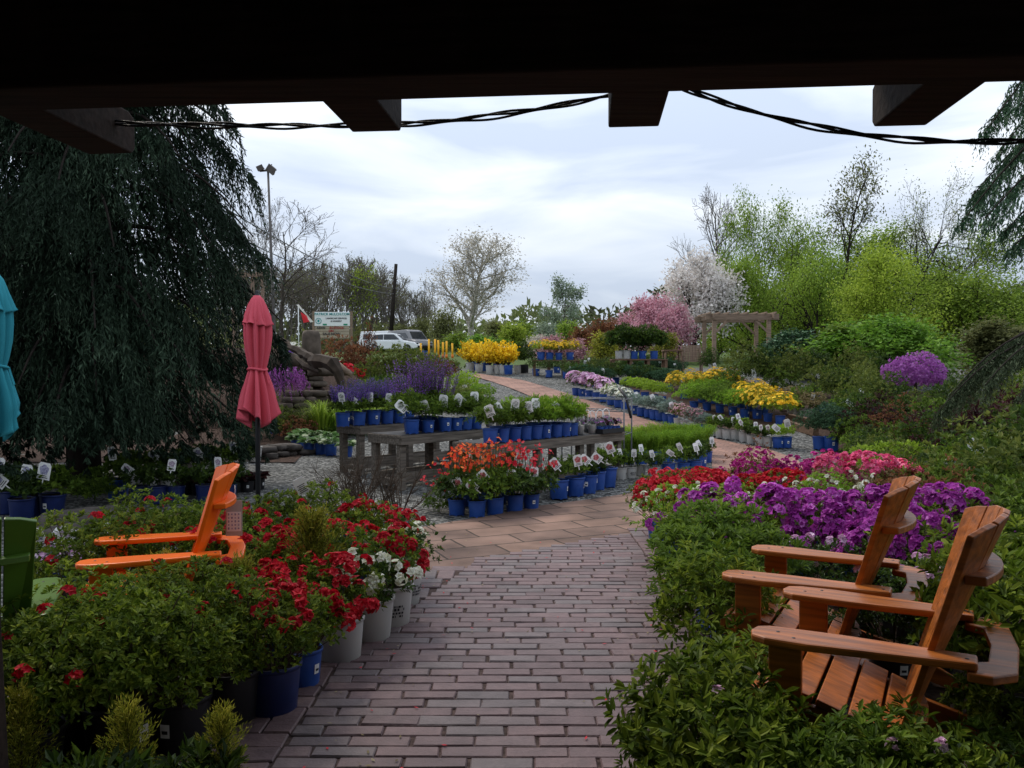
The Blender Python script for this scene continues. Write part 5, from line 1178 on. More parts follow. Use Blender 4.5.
limbtree(203, 'drooping fir boughs reaching in beside the porch roof', (5.3, 6.0, 0),
         [(at(988, 128, 5.4), 4.6, .35), (at(1000, 150, 5.7), 4.2, .3), (at(962, 222, 5.5), 3.7, .42), (at(985, 218, 5.3), 3.5, .32), (at(1005, 232, 5.7), 3.4, .3), (at(972, 196, 5.9), 3.8, .35), (at(1020, 105, 5.2), 4.9, .3), (at(1015, 245, 5.2), 3.1, .25)], 'blue_conifer', 150, .2, .045, .010, 'fir_tree')
limbtree(204, 'weeping blue-green cedar with curtain branches at the picture edge', (6.7, 9.3, 0),
         [(at(938, 412, 8.9), 1.75, .42), (at(950, 395, 9.0), 1.8, .42), (at(965, 380, 9.2), 1.95, .32), (at(985, 385, 8.6), 1.9, .3), (at(980, 362, 9.6), 2.0, .2), (at(1020, 395, 8.4), 1.8, .25), (at(958, 400, 9.4), 1.7, .45)], 'weeping_blue', 170, .3, .045, .012, 'weeping_cedar', 2.4, .09, .1, .1)

# ------------------------------------------------------------------ planted bank on the right
bank = [(p_brown, 868, 13.6, 1.25, 'russet twiggy shrub left of the purple globe tree'), (p_brown, 897, 13.2, 1.2, 'russet shrub under the purple globe tree'), (p_brown, 968, 11.2, 1.5, 'purplish brown shrub under the weeping cedar'), (p_brown, 1002, 11.0, 1.6, 'purplish brown shrub at the edge under the weeping cedar'),
        (p_shrub, 932, 11.6, 1.15, 'yellow-green shrub between the brown shrubs'), (p_shrub, 905, 11.8, 1.0, 'olive shrub before the russet ones'), (p_shrub, 872, 11.4, .9, 'green shrub behind the pink azaleas'), (p_shrub, 884, 10.2, .85, 'loose green shrub before the olive one'),
        (p_lime, 893, 9.6, 1.45, 'pale lime shrub first behind the pink azaleas'), (p_lime, 925, 9.5, 1.4, 'pale lime shrub with drooping tips beside its twin'), (p_shrub, 955, 9.4, 1.05, 'mixed green shrub right of the lime ones'), (p_shrub, 990, 8.7, 1.3, 'dark bushy shrub with a pale sign card'),
        (p_shrub, 930, 8.0, .95, 'green shrub behind the purple azaleas'), (p_shrub, 965, 7.3, 1.1, 'dense green shrub above the near chair'), (p_shrub, 1003, 6.9, 1.35, 'big dark shrub at the picture edge'), (p_shrub, 1035, 7.6, 1.5, 'tall dark shrub partly cut by the edge'), (p_brown, 950, 7.6, .8, 'low wine-red shrub among the greens'), (p_brown, 985, 6.4, .85, 'low wine-red shrub behind the near chair back'),
        (p_shrub, 985, 10.0, 1.1, 'leafy shrub in front of the purplish brown pair'), (p_shrub, 1020, 9.6, 1.2, 'leafy shrub beneath the cedar curtain'), (p_goldmound, 943, 12.6, 1.0, 'yellow-tipped low shrub at the foot of the cedar'), (p_shrub, 862, 12.2, .75, 'low dark shrub next to the gravel corner'), (p_shrub, 905, 9.0, .9, 'small leaf shrub below the lime pair'),
        (p_shrub, 1010, 5.9, 1.05, 'dark shrub above the lowest corner'), (p_lime, 1012, 8.0, 1.0, 'pale flowered shrub high on the bank edge')]
bank += [(p_shrub, 846, 16.4, 1.0, 'mid green shrub above the gravel corner'), (p_shrub, 858, 15.0, 1.1, 'olive shrub left of the russet twiggy one'), (p_brown, 882, 15.2, 1.2, 'wine-tinted shrub behind the russet ones'), (p_shrub, 935, 14.4, 1.25, 'rounded green shrub right of the purple globe'), (p_shrub, 955, 15.5, 1.3, 'olive shrub behind the cedar curtain'), (p_shrub, 900, 14.8, 1.15, 'leafy shrub right below the purple globe'), (p_shrub, 920, 15.6, 1.1, 'small dark shrub at the trunk of the purple globe'),
        (p_brown, 918, 12.4, 1.1, 'bronze shrub in the middle of the bank'), (p_shrub, 874, 10.8, .8, 'loose green shrub at the gravel edge of the bank'), (p_shrub, 848, 14.0, .7, 'small green shrub beside the blue corner pots'), (p_shrub, 980, 13.2, 1.4, 'green shrub under the cedar boughs'), (p_shrub, 1015, 13.4, 1.5, 'green shrub at the edge under the cedar boughs'), (p_brown, 940, 10.3, 1.0, 'bronze shrub before the gold-tipped one'), (p_shrub, 962, 8.3, 1.0, 'green shrub beside the card-bearing bush'),
        (p_shrub, 870, 18.5, 1.2, 'tall olive shrub left behind the purple globe'), (p_shrub, 950, 18.2, 1.35, 'tall green shrub right behind the purple globe'), (p_shrub, 985, 17.0, 1.5, 'tall dark shrub behind the cedar'), (p_shrub, 1022, 17.5, 1.6, 'tall shrub at the edge behind the cedar')]
for i, (pp, px, Y, s, lab) in enumerate(bank): potted('bank_shrub', lab, 'shrub', gx(px, Y), pp, None, None, name='bank_shrub', s=s, tg='plain' if 'card' in lab else None, tpos=(-.25, -.38, .5))
ld = ['{} potted shrub on the bank by the arbour', ]
cols = ['olive', 'deep green', 'mid green']
k = 0
for Y, pxs in ((15.6, (848, 868, 888)), (17.6, (806, 822, 838, 855, 872)), (20.5, (728, 745, 762, 780, 798, 816, 835, 855, 875, 900))):
    for i, px in enumerate(pxs):
        w = {15.6: 'front line', 17.6: 'middle line', 20.5: 'rear line'}[Y]
        potted('shrub', 'leafy green shrub in the %s of the arbour bank, %s from the left' % (w, ORD[i]), 'shrub', gx(px, Y + (i % 3) * .3), [p_shrub[i % 3]], 'shrubs in the %s by the arbour' % w, ('blue_pot', .13, .22) if i % 3 else None, name='nursery_shrub', s=[.95, 1.1, 1.05][i % 3] * (1.2 if Y > 20 else 1.05), tg='plain' if (i + k) % 3 == 0 else None, tpos=(PRNG.uniform(-.25, .25), -.4, PRNG.uniform(.3, .6))); k += 1
def globe():
    t = put(mound(205, .6, .85, 'lilac_flower', 1000, 8, .045, .026, .7, 0, low=-.6, lump=.1), 'lilac_globe', 'round purple flowering standard on a slim trunk before the green maple', 'tree', gx(915, 17))
    link('trunk', MB().tube([(0, 0, 0), (.02, 0, .6), (0, .01, 1.3)], [.04, .032, .03], 7).mesh('trunk', M['bark']), t)
    t.scale = (1.0, 1.0, .92)
globe()
# timber edging and steps
def edging():
    t = thing('timber_edging', 'brown timber edging board below the arbour shrubs', 'edging', (0, 0, 0))
    P = [gp(716, 383), gp(740, 389.5), gp(763, 398), gp(786, 409)]
    for a, b in zip(P[:-1], P[1:]):
        d = unit(b - a) * .01; link('board', MB().bar(a + d + UP * .16, b - d + UP * .16, .09, .32).mesh('board', M['timber']), t, bevel=.01)
    t = thing('timber_step', 'low timber step with gravel between white pots and golden mounds', 'step', (0, 0, 0))
    for (pa, pb) in ((gp(785, 427), gp(816, 436)), (gp(790, 421), gp(826, 430))):
        link('tread', MB().bar(pa + UP * .07, pb + UP * .07, .12, .15).mesh('tread', M['timber']), t, bevel=.01)
edging()

# ------------------------------------------------------------------ arbour and rustic seats
def arbour():
    W = M['arbor_wood']; x0, x1, y0, y1 = 8.03, 10.2, 33.0, 34.7; z = H(33); zt = at(740, 313, 33)[2]; h = zt - z
    t = thing('garden_arbour', 'weathered wooden arbour with crossbeams and corner braces among the trees', 'arbour', (x0, y0, z))
    L, D = x1 - x0, y1 - y0
    for x in (0, L):
        for y in (0, D): link('post', MB().box((x, y, (h - .2) / 2 - .1), (.15, .15, h)).mesh('post', W), t, bevel=.01)
    for y in (-.1, D + .1): link('beam', MB().box((L / 2, y, h - .16), (L + .75, .05, .24)).mesh('beam', W), t, bevel=.01)
    for x in (-.1, L + .1): link('beam', MB().box((x, D / 2, h - .13), (.05, D + .7, .2)).mesh('beam', W), t, bevel=.01)
    for i in range(8): link('rafter', MB().box((-.2 + (L + .4) * i / 7, D / 2, h + .0), (.045, D + .6, .07)).mesh('rafter', W), t, bevel=.008)
    for x, sx in ((.07, 1), (L - .07, -1)):
        for y in (-.04, D + .04): link('brace', MB().bar((x, y, h - .75), (x + sx * .5, y, h - .26), .06, .09).mesh('brace', W), t)
    Y = 27; a = gx(692.5, Y); t = thing('garden_bench', 'weathered wooden garden bench beside the arbour', 'bench', a, rad(-6))
    for x in (-.3, .3):
        for y in (0, .42): link('leg', MB().box((x, y, .24 if y == 0 else .45), (.06, .06, .48 if y == 0 else .9)).mesh('leg', M['arbor_wood']), t)
        link('armrest', MB().box((x, .17, .62), (.07, .5, .035)).mesh('armrest', W), t); link('support', MB().box((x, -.03, .54), (.05, .04, .13)).mesh('support', W), t)
    link('seat', MB().box((0, .2, .44), (.7, .46, .04)).mesh('seat', W), t)
    mb = MB()
    for i in range(7): mb.box((-.27 + i * .09, .46, .72), (.082, .025, .5))
    link('backrest', mb.mesh('backrest', W), t)
    t = thing('rustic_table', 'rustic twig-legged table beside the garden bench', 'table', gx(672, Y), 0)
    link('top', MB().box((0, 0, .78), (.62, .5, .05)).mesh('top', M['timber']), t)
    for x in (-.25, .25):
        for y in (-.2, .2): link('leg', MB().tube([(x * 1.1, y * 1.1, 0), (x, y, .76)], .035, 6).mesh('leg', M['timber']), t)
    link('stretcher', MB().box((0, -.2, .3), (.5, .04, .05)).mesh('stretcher', M['timber']), t)
arbour()
def wire_shelf():
    t = thing('wire_shelf', 'empty steel wire display shelf behind the long bench', 'shelf', (0, 0, 0))
    Y = 12.4; a = at(562, 398, Y); b = at(624, 407, Y - .7); S = M['steel']; g = H(Y)
    dv = np.array([.18, .5, 0]); r = .006
    cs = [a, b, b + dv, a + dv]
    for c in cs: link('post', MB().tube([(c[0], c[1], g), (c[0], c[1], a[2] + .02)], .012, 6).mesh('post', S), t)
    for dz in (0, -.17, -.5):
        mb = MB(); q = [np.array([c[0], c[1], a[2] + dz]) for c in cs]
        for i in range(4): mb.tube([q[i], q[(i + 1) % 4]], .007, 5)
        for k in range(1, 12):
            s = k / 12; mb.tube([q[0] + (q[1] - q[0]) * s, q[3] + (q[2] - q[3]) * s], .0035, 4)
        link('tier', mb.mesh('tier', S), t)
    c = at(632, 402, Y - .5); o = link('strap', MB().tube([at(619, 388, Y - .3), at(626, 397, Y - .4), at(631, 418, Y - .5)], .02, 6).mesh('strap', M['tray_black']), t)
wire_shelf()

# ------------------------------------------------------------------ rockery
def stone(mb, rng, c, d, rz):
    u = np.linspace(0, math.pi, 7); w = np.arange(10) * 2 * math.pi / 10
    v = np.array([[math.sin(a) * math.cos(b), math.sin(a) * math.sin(b), math.cos(a)] for a in u for b in w])
    v = np.sign(v) * np.abs(v) ** .42; ph = rng.random((3, 3)) * 6
    v *= 1 + .1 * np.sin(v @ ph.T).sum(1, keepdims=True) / 2
    v = v * np.array(d) / 2; c_, s_ = math.cos(rz), math.sin(rz); v = v @ np.array([[c_, s_, 0], [-s_, c_, 0], [0, 0, 1]]) + np.array(c)
    i = np.arange(6)[:, None] * 10; j = np.arange(10)[None]; j2 = (j + 1) % 10
    mb.add(v, np.stack([i + j, i + 10 + j, i + 10 + j2, i + j2], -1).reshape(-1, 4), 0, rng.random(), True)
def stonewall(name, label, px0, px1, Y, Yb, ztop, seed, mat='rock'):
    rng = np.random.default_rng(seed); mb = MB(); a, b = gx(px0, Y), gx(px1, Yb); L = np.linalg.norm((b - a)[:2]); n = unit(b - a); rz = math.atan2(n[1], n[0]); h = ztop - min(a[2], b[2]); rows = max(2, int(h / .11))
    for r in range(rows):
        x = rng.random() * -.2
        while x < L:
            w = .14 + .3 * rng.random(); p = a + n * (x + w / 2); stone(mb, rng, (p[0] + rng.normal(0, .04), p[1] + rng.normal(0, .05) + r * .03, a[2] + (r + .5) * h / rows), (w * 1.02, .35 + .15 * rng.random(), h / rows * 1.12), rz + rng.normal(0, .05)); x += w
    tag(link(name, mb.mesh(name, M[mat])), label, 'stone wall')
stonewall('dry_stone_wall', 'dry stacked stone wall under the driftwood', 288, 336, 15.8, 16.4, at(310, 391, 16)[2], 1)
stonewall('dry_stone_wall', 'upper stone terrace beside the light pole', 262, 312, 18.2, 18.6, at(290, 355, 18.4)[2], 2, 'rock')
stonewall('stone_kerb', 'low dark kerb of stones along the gravel by the hosta pots', 262, 296, 13.0, 13.6, H(13) + .2, 3, 'rock_dark')
def boulder(lab, c, d, seed, mat='rock', group=None):
    rng = np.random.default_rng(seed); mb = MB(); stone(mb, rng, (0, 0, 0), d, rng.random() * 3); o = link('boulder', mb.mesh('boulder', M[mat])); o.location = [float(x) for x in c]; tag(o, lab, 'boulder', group)
boulder('upright rounded boulder standing at the top of the rockery', at(311, 349, 18.6), (.42, .36, .85), 11, 'rock')
boulder('pale flat slab lying under the driftwood spout', at(330, 372, 17.2), (.9, .5, .16), 12)
boulder('pale grey slab standing behind the distant blue pots', at(368, 374, 24.5), (.9, .3, .75), 13)
boulder('grey slab on the terrace beside the light pole', at(285, 360, 17.6), (.7, .5, .3), 14)
for i, (px, py, Y, d) in enumerate(((78, 518, 7.6, (.7, .4, .25)), (108, 512, 7.9, (.6, .4, .22)), (58, 532, 7.0, (.5, .35, .22)), (178, 478, 10.8, (.6, .4, .3)))):
    boulder(['broad dark rock beside the shaded hydrangeas', 'dark flat rock below the lone flower card', 'small dark rock closest to the green chair', 'dark round rock under the conifer by the white pots'][i], gx(px, Y) + UP * d[2] * .35, d, 20 + i, 'rock_dark', 'dark rocks under the conifer')
def drift():
    t = thing('driftwood', 'dark arched driftwood trunk and root over the rockery', 'driftwood', (0, 0, 0))
    rng = np.random.default_rng(5)
    a, b = at(274, 336, 18), at(322, 364, 16.4); s = np.linspace(0, 1, 14)[:, None]
    p = a + (b - a) * s + rng.normal(0, .02, (14, 3)); link('trunk', MB().tube(p, np.linspace(.06, .11, 14) * (1 + rng.normal(0, .14, 14)), 6, sm=False).mesh('trunk', M['log']), t)
    P = np.array([at(310, 361, 16.6), at(318, 361, 16.4), at(326, 361.5, 16.2), at(333, 364, 16.0), at(338, 372, 15.9), at(341, 382, 15.9), at(343, 394, 15.9), gx(345, 15.9)])
    mb = MB(); mb.tube(P, [.07, .16, .13, .15, .10, .085, .07, .06], 6, sm=False); link('root', mb.mesh('root', M['log']), t)
    link('root', MB().tube([at(296, 358, 17), at(306, 366, 16.6), at(320, 372, 16.3)], [.04, .07, .05], 6, sm=False).mesh('root', M['log']), t)
    o = link('driftwood_branch', MB().tube([at(322, 360, 17), at(338, 366, 17), at(352, 375, 16.9)], [.1, .09, .05], 8).mesh('driftwood_branch', M['arbor_wood'])); tag(o, 'pale bleached branch lying beside the dark driftwood', 'driftwood')
drift()
def purple_tree():
    b = gp(284, 432); zc = at(284, 380, b[1])[2] - b[2]; rng = np.random.default_rng(9)
    t = thing('weeping_redbud', 'small purple weeping tree staked beside the pink umbrella', 'tree', b)
    f = MB(); n = 150; a = rng.random(n) * 6.28; q = np.sqrt(rng.random(n)) * .36
    B = np.stack([np.cos(a) * q, np.sin(a) * q, zc + .28 - q * .5 + rng.normal(0, .05, n)], 1)
    strands(f, rng, B, .15 + .35 * rng.random(n), 14, .05, .03, np.stack([np.cos(a), np.sin(a)], 1), rng.random(n))
    link('crown', f.mesh('crown', M['lilac_flower']), t); link('trunk', MB().tube([(0, 0, 0), (.01, 0, zc * .6), (0, 0, zc + .25)], .016, 6).mesh('trunk', M['bark']), t)
    link('stake', MB().tube([(-.05, -.03, 0), (-.05, -.03, zc)], .012, 6).mesh('stake', M['arbor_wood']), t)
purple_tree()
put(mound(210, .34, .22, 'mid_leaf', 80, 6, .04, .02, 0, flower='white_flower', nf=60, fr=.04), 'pansy_clump', 'clump of white and violet pansies at the top of the rockery', 'flower', (*at(296, 342, 19.5)[:2], H(19.5) + 1.25))
put(mound(211, .34, .24, 'mid_leaf', 80, 6, .04, .02, 0, flower='salvia_flower', nf=70, fr=.04), 'pansy_clump', 'clump of dark blue pansies on the upper terrace', 'flower', (*at(302, 346, 18.9)[:2], H(18.9) + 1.1))
potted('tulip', 'potted bright red blooms by the distant blue pots', 'potted plant', gx(345, 23.5), mound(212, .25, .3, 'mid_leaf', 60, 6, .05, .02, 0, flower='red_flower', nf=50, fr=.05), None, BP2, s=1.3)
put(mound(213, .55, .8, 'rust_leaf', 330, 6, .06, .025, .15, lump=.3), 'cutleaf_maple', 'reddish brown cutleaf shrub in front of the nursery sign', 'shrub', gx(347, 24), s=(1.7, 1.2, 1.4))
put(tree(214, 2.0, .04, 'bark', 'rust_leaf', 2, (10, 6), (50, 45), (.5, .5), .15, nl=4, ls=.1, lr=.12), 'young_maple', 'thin bare-stemmed young maple between the sign and the cars', 'tree', gx(362, 24), s=(.45, .45, .9))
def topiary():
    t = put(mound(215, 1.05, .75, 'olive_leaf', 900, 7, .07, .035, .42, .3, low=-.6, lump=.3), 'spreading_shrub', 'wide umbrella-shaped shrub on a short trunk in front of the white car', 'shrub', gx(408, 21.5))
    link('trunk', MB().tube([(0, 0, 0), (.05, 0, .5), (0, 0, 1.0)], [.12, .09, .08], 8).mesh('trunk', M['bark_dark']), t)
topiary()
put(mound(216, .6, .6, 'rust_leaf', 300, 6, .06, .03, .35, .3, lump=.3), 'spreading_shrub', 'brown-tinged spreading shrub beside the umbrella-shaped one', 'shrub', gx(432, 21))
for px, Y, s, mt, lab in ((446, 27, .9, 'burgundy_leaf', 'dark red barberry below the yellow posts'), (441, 19.5, .9, 'mid_leaf', 'low green shrub behind the violet salvias'), (458, 19, 1.05, 'olive_leaf', 'rounded olive shrub left of the brick path'), (474, 18.5, .95, 'mid_leaf', 'rounded green shrub at the edge of the brick path'), (462, 22.5, 1.0, 'lime_leaf', 'yellow-green shrub left of the path further up'), (480, 20.6, .8, 'bright_leaf', 'fresh green shrub touching the upper brick path'), (422, 24, 1.0, 'lime_leaf', 'yellow-green ground shrub under the spreading shrub'), (385, 19, .9, 'bright_leaf', 'fresh green clump under the umbrella-shaped shrub'), (366, 18.2, .9, 'olive_leaf', 'olive clump below the distant blue pots'), (350, 17.6, .8, 'rust_leaf', 'pinkish brown clump by the driftwood spout'), (268, 15.2, 1.1, 'olive_leaf', 'olive bush behind the pink umbrella'), (297, 15.0, .75, 'rust_leaf', 'reddish low bush before the stone wall'), (276, 17.4, .9, 'mid_leaf', 'green bush on the rockery above the purple weeping tree'), (326, 17.2, .6, 'bright_leaf', 'small fresh green tuft above the stone wall')):
    put(mound(int(px), .5, .5, mt, 260, 6, .06, .025, 0, lump=.25), 'garden_shrub', lab, 'shrub', gx(px, Y), s=s)
potted('holly', 'red-leaved plant next to the bucket by the cars', 'shrub', gx(360, 23.0), a_redsm, None, BP2)

def cover():
    rng = np.random.default_rng(61); mb = MB(); n = 9000
    y = rng.uniform(15.2, 26, n); x = np.interp(y, [15, 20, 26], [-2.6, -2.0, -2.2]) - rng.random(n) * np.interp(y, [15, 26], [1.2, 4.5])
    p = np.stack([x, y, H(y) + rng.random(n) * .22], 1); mb.leaves(p, unit(rng.normal(0, .6, (n, 3)) + UP), rng.normal(0, 1, (n, 3)), .12 + .08 * rng.random(n), .05, 0, np.clip(.5 + .3 * np.sin(x * 3) * np.cos(y * 2) + rng.normal(0, .2, n), 0, 1))
    o = struct('ground_cover', mb.mesh('ground_cover', M['mid_leaf']), 'stuff'); o['label'] = 'low green ground cover between benches and parked cars'
cover()
# ------------------------------------------------------------------ sign, flag, poles
def font(txt, size, mat, parent, loc, name='lettering', rot=None):
    c = bpy.data.curves.new(name, 'FONT'); c.body = txt; c.size = size; c.align_x = 'CENTER'; c.align_y = 'CENTER'; c.extrude = .006; c.offset = size * .018
    o = bpy.data.objects.new(name, c); me = bpy.data.meshes.new_from_object(o); bpy.data.objects.remove(o); me.name = name; o = bpy.data.objects.new(name, me); COL.objects.link(o); o.parent = parent; o.location = loc; o.rotation_euler = (rad(90), 0, 0); me.materials.clear(); me.materials.append(M[mat]); return o
def sign():
    Y = 45; x0, x1 = (314 - 512) / F * Y, (351 - 512) / F * Y; W = x1 - x0; z = H(Y); zt = at(330, 312, Y)[2] - z; zm = at(330, 326, Y)[2] - z; zb = at(330, 338.5, Y)[2] - z
    t = thing('nursery_sign', 'roadside nursery sign with white header board above tan letter board', 'sign', (x0, Y, z), rad(0))
    for x in (-.02, W + .02): link('post', MB().box((x, .05, zt / 2), (.12, .12, zt + .1)).mesh('post', M['arbor_wood']), t)
    link('header', MB().box((W / 2, 0, (zt + zm) / 2), (W - .1, .06, zt - zm)).mesh('header', M['sign_white']), t, bevel=.006)
    link('letter_board', MB().box((W / 2, .01, (zm + zb) / 2 - .01), (W - .16, .05, zm - zb - .03)).mesh('letter_board', M['sign_tan']), t)
    mb = MB()
    for k in range(4): mb.box((W / 2, -.022, zb + .05 + k * (zm - zb) / 4), (W - .2, .015, .012))
    link('rail', mb.mesh('rail', M['arbor_wood']), t); hh = zt - zm
    link('stripe', MB().box((W / 2, -.034, zt - hh * .16), (W - .14, .008, hh * .29)).mesh('stripe', M['sign_white']), t)
    font('PATRICK MULCH.COM', .185, 'sign_teal', t, (W / 2, -.045, zt - hh * .16))
    font('LANDSCAPE SERVICES', .115, 'ink', t, (W * .61, -.04, zt - hh * .46)); font('& NURSERY', .115, 'ink', t, (W * .61, -.04, zt - hh * .66))
    for x in (.3, .86): link('green_bar', MB().box((W * x, -.033, zm + hh * .1), (W * .11, .006, hh * .12)).mesh('green_bar', M['sign_green']), t)
    a = np.linspace(0, 6.283, 25); lg = MB(); lg.tube(np.stack([.15 * np.cos(a), 0 * a, .15 * np.sin(a)], 1) + np.array([W * .13, -.036, zm + hh * .36]), .018, 5, cap=False); lg.box((W * .13, -.036, zm + hh * .36), (.1, .006, .14)); link('emblem', lg.mesh('emblem', M['sign_teal']), t)
    hb = zm - zb; font('NOW', .17, 'ink', t, (W * .2, -.035, zm - hb * .16)); font('IN STOCK', .17, 'sign_red', t, (W * .62, -.035, zm - hb * .16)); font('ON', .17, 'sign_red', t, (W * .47, -.035, zm - hb * .40)); font('SALE NOW', .19, 'ink', t, (W * .48, -.035, zm - hb * .64))
    Yf = 43; b = gx(299, Yf); zf = at(299, 306, Yf)[2] - b[2]
    t = thing('banner_flag', 'drooping red and white flag on a pale pole beside the sign', 'flag', b); link('pole', MB().tube([(0, 0, 0), (-.02, 0, zf)], .025, 7).mesh('pole', M['sign_white']), t)
    s = Yf / F; p = lambda x, y: ((x - 299) * s, -.05, (370 - y) * s + CH - b[2])
    for nm, q, m_ in (('red_cloth', [p(301, 312), p(307, 316), p(310, 322), p(304, 323)], 'flag_red'), ('white_cloth', [p(297, 305), p(299, 304.5), p(314, 322), p(310.5, 322.5), p(307, 316)], 'flag_white')):
        mb = MB(); k = len(q); v = [(*x[:1], x[1] + .05 * math.sin(i * 2.1), x[2]) for i, x in enumerate(q)]; mb.add(v, [list(range(k))]); o = link(nm, mb.mesh(nm, M[m_]), t); so = o.modifiers.new('s', 'SOLIDIFY'); so.thickness = .01
sign()
def poles():
    Y = 20; b = gx(277, Y); tp = at(268, 171, Y) - b
    t = thing('light_pole', 'tall slim pole with two floodlights at its top behind the conifer', 'lamp post', b)
    link('pole', MB().tube([(0, 0, 0), tp * .5, tp], [.04, .033, .026], 9).mesh('pole', M['pole_grey']), t)
    link('crossarm', MB().bar(tp + np.array([-.2, 0, 0]), tp + np.array([.2, 0, .03]), .04, .04).mesh('crossarm', M['pole_grey']), t)
    for dx, r, s in ((.1, .7, 1.0), (-.16, -.4, .7)):
        mb = MB(); R = np.array(Matrix.Rotation(r, 3, 'Y') @ Matrix.Rotation(.4, 3, 'X'))
        mb.box((0, 0, 0), (.21 * s, .08 * s, .16 * s), R=R, taper=.75); mb.box((0, -.06, -.01), (.225 * s, .02, .175 * s), R=R); l = link('floodlight', mb.mesh('floodlight', M['pole_grey']), t); l.location = tp + np.array([dx, -.05, .02 if s == 1 else .06])
    link('bracket', MB().tube([tp, tp + np.array([.02, 0, .12]), tp + np.array([.1, 0, .16])], .012, 5).mesh('bracket', M['pole_grey']), t)
    Y = 85; b = gx(389.5, Y); tp = at(396, 264, Y) - b; t = thing('utility_pole', 'dark leaning utility pole rising behind the cars', 'utility pole', b)
    link('pole', MB().tube([(0, 0, 0), tp], [.24, .17], 9).mesh('pole', M['bark_dark']), t)
    q = b + tp * .72; link('insulator', MB().box(tp * .72 + np.array([.2, 0, 0]), (.5, .12, .12)).mesh('insulator', M['pole_grey']), t)
    for k, (pa, lab) in enumerate((((212, 200), 'upper power line running from the conifer to the utility pole'), ((212, 224), 'lower power line running from the conifer to the utility pole'))):
        a = at(*pa, 34); s = np.linspace(0, 1, 30)[:, None]; p = a + (q - UP * k * .5 - a) * s - UP * (s * (1 - s) * 2.4)
        tag(link('power_line', MB().tube(p, .028, 5).mesh('power_line', M['pole_dark'])), lab, 'cable', 'power lines')
    # posts and crossbar of the frame half hidden by the conifer
    Y = 26; t = thing('timber_trellis', 'thin wooden frame half hidden at the conifer edge', 'trellis', gx(246, Y)); b = gx(246, Y); s = Y / F
    for px in (234, 253, 263): link('post', MB().bar(((px - 246) * s, 0, 0), ((px - 246) * s, 0, at(246, 276, Y)[2] - b[2]), .09, .09).mesh('post', M['arbor_wood']), t)
    link('crossbar', MB().bar((-18 * s, -.05, at(246, 276, Y)[2] - b[2]), (17 * s, -.05, at(246, 274.5, Y)[2] - b[2]), .06, .14).mesh('crossbar', M['arbor_wood']), t)
poles()

# ------------------------------------------------------------------ vehicles and posts
def vehicle(name, label, cat, px, Y, yaw, body, prof, glass, wx, wr, width, zoff=0, group='parked vehicles'):
    b = gx(px, Y); t = thing(name, label, cat, b + UP * zoff, yaw, group)
    Mx = Matrix.Rotation(rad(90), 4, 'X'); m = M[body]
    lo, hi = prof; link('body', MB().prism(lo[::-1], width, Mx).mesh('body', m), t, bevel=.09)
    mb = MB(); k = len(hi); w0, w1 = width / 2 - .05, width / 2 - .22; zmin = min(p[1] for p in hi); zmax = max(p[1] for p in hi)
    v = []
    for s in (-1, 1): v += [(x, s * (w0 + (w1 - w0) * (z - zmin) / (zmax - zmin)), z) for x, z in hi]
    mb.add(v, [[i, (i + 1) % k, (i + 1) % k + k, i + k] for i in range(k)]); mb.P.append((np.arange(k)[::-1][None], np.array([0]), np.array([.5]), False)); mb.P.append((np.arange(k)[None] + k, np.array([0]), np.array([.5]), False))
    link('roof', mb.mesh('roof', m), t, bevel=.06)
    for g in glass:
        for s in (-1, 1):
            mb = MB(); c = np.mean(g, 0); vv = [(x, s * (w0 + (w1 - w0) * (z - zmin) / (zmax - zmin) + .012), z) for x, z in g]; mb.add(vv, [list(range(len(g)))[::-s]]); link('window', mb.mesh('window', M['glass_dark']), t)
    # windscreens front and rear: quads standing just proud of the roof block ends
    for i, j in ((1, 0), (k - 2, k - 1)):
        (xa, za), (xb, zb) = hi[i], hi[j]; d = .025 * (1 if xb > xa else -1)
        f = lambda z: (w0 + (w1 - w0) * (z - zmin) / (zmax - zmin)) - .1
        z1, z2 = zb + (za - zb) * .12, zb + (za - zb) * .88; X = lambda z: xb + (xa - xb) * (z - zb) / (za - zb) + d
        mb = MB().add([(X(z1), -f(z1), z1), (X(z1), f(z1), z1), (X(z2), f(z2), z2), (X(z2), -f(z2), z2)], [[0, 1, 2, 3]]); link('windscreen', mb.mesh('windscreen', M['glass_dark']), t)
    for x in wx:
        for s in (-1, 1):
            mb = MB(); a = np.linspace(-.11, .11, 2); R = Matrix.Rotation(rad(90), 4, 'X'); mb.lathe([(.001, -.11), (wr * .9, -.11), (wr, -.08), (wr, .08), (wr * .9, .11), (.001, .11)], 20); mb.xform(Matrix.Translation((x, s * (width / 2 - .09), wr)) @ R); w = link('wheel', mb.mesh('wheel', M['tyre']), t)
            m2 = MB(); m2.lathe([(.001, -.125), (wr * .6, -.12), (wr * .62, .12), (.001, .125)], 14); m2.xform(Matrix.Translation((x, s * (width / 2 - .09), wr)) @ R); link('rim', m2.mesh('rim', M['steel']), w)
    fx = max(p[0] for p in lo); rx = min(p[0] for p in lo)
    for s in (-1, 1):
        link('headlight', MB().box((fx - .1, s * (width / 2 - .25), .78), (.25, .34, .13)).mesh('headlight', M['glass_dark']), t, bevel=.03)
        link('tail_light', MB().box((rx + .06, s * (width / 2 - .16), .92), (.16, .26, .2)).mesh('tail_light', M['lamp_red']), t, bevel=.03)
        link('mirror', MB().box((.75, s * (width / 2 + .08), 1.02), (.14, .18, .13)).mesh('mirror', m), t, bevel=.03)
    link('bumper', MB().box((fx - .02, 0, .48), (.14, width - .3, .22)).mesh('bumper', M['tyre']), t, bevel=.04)
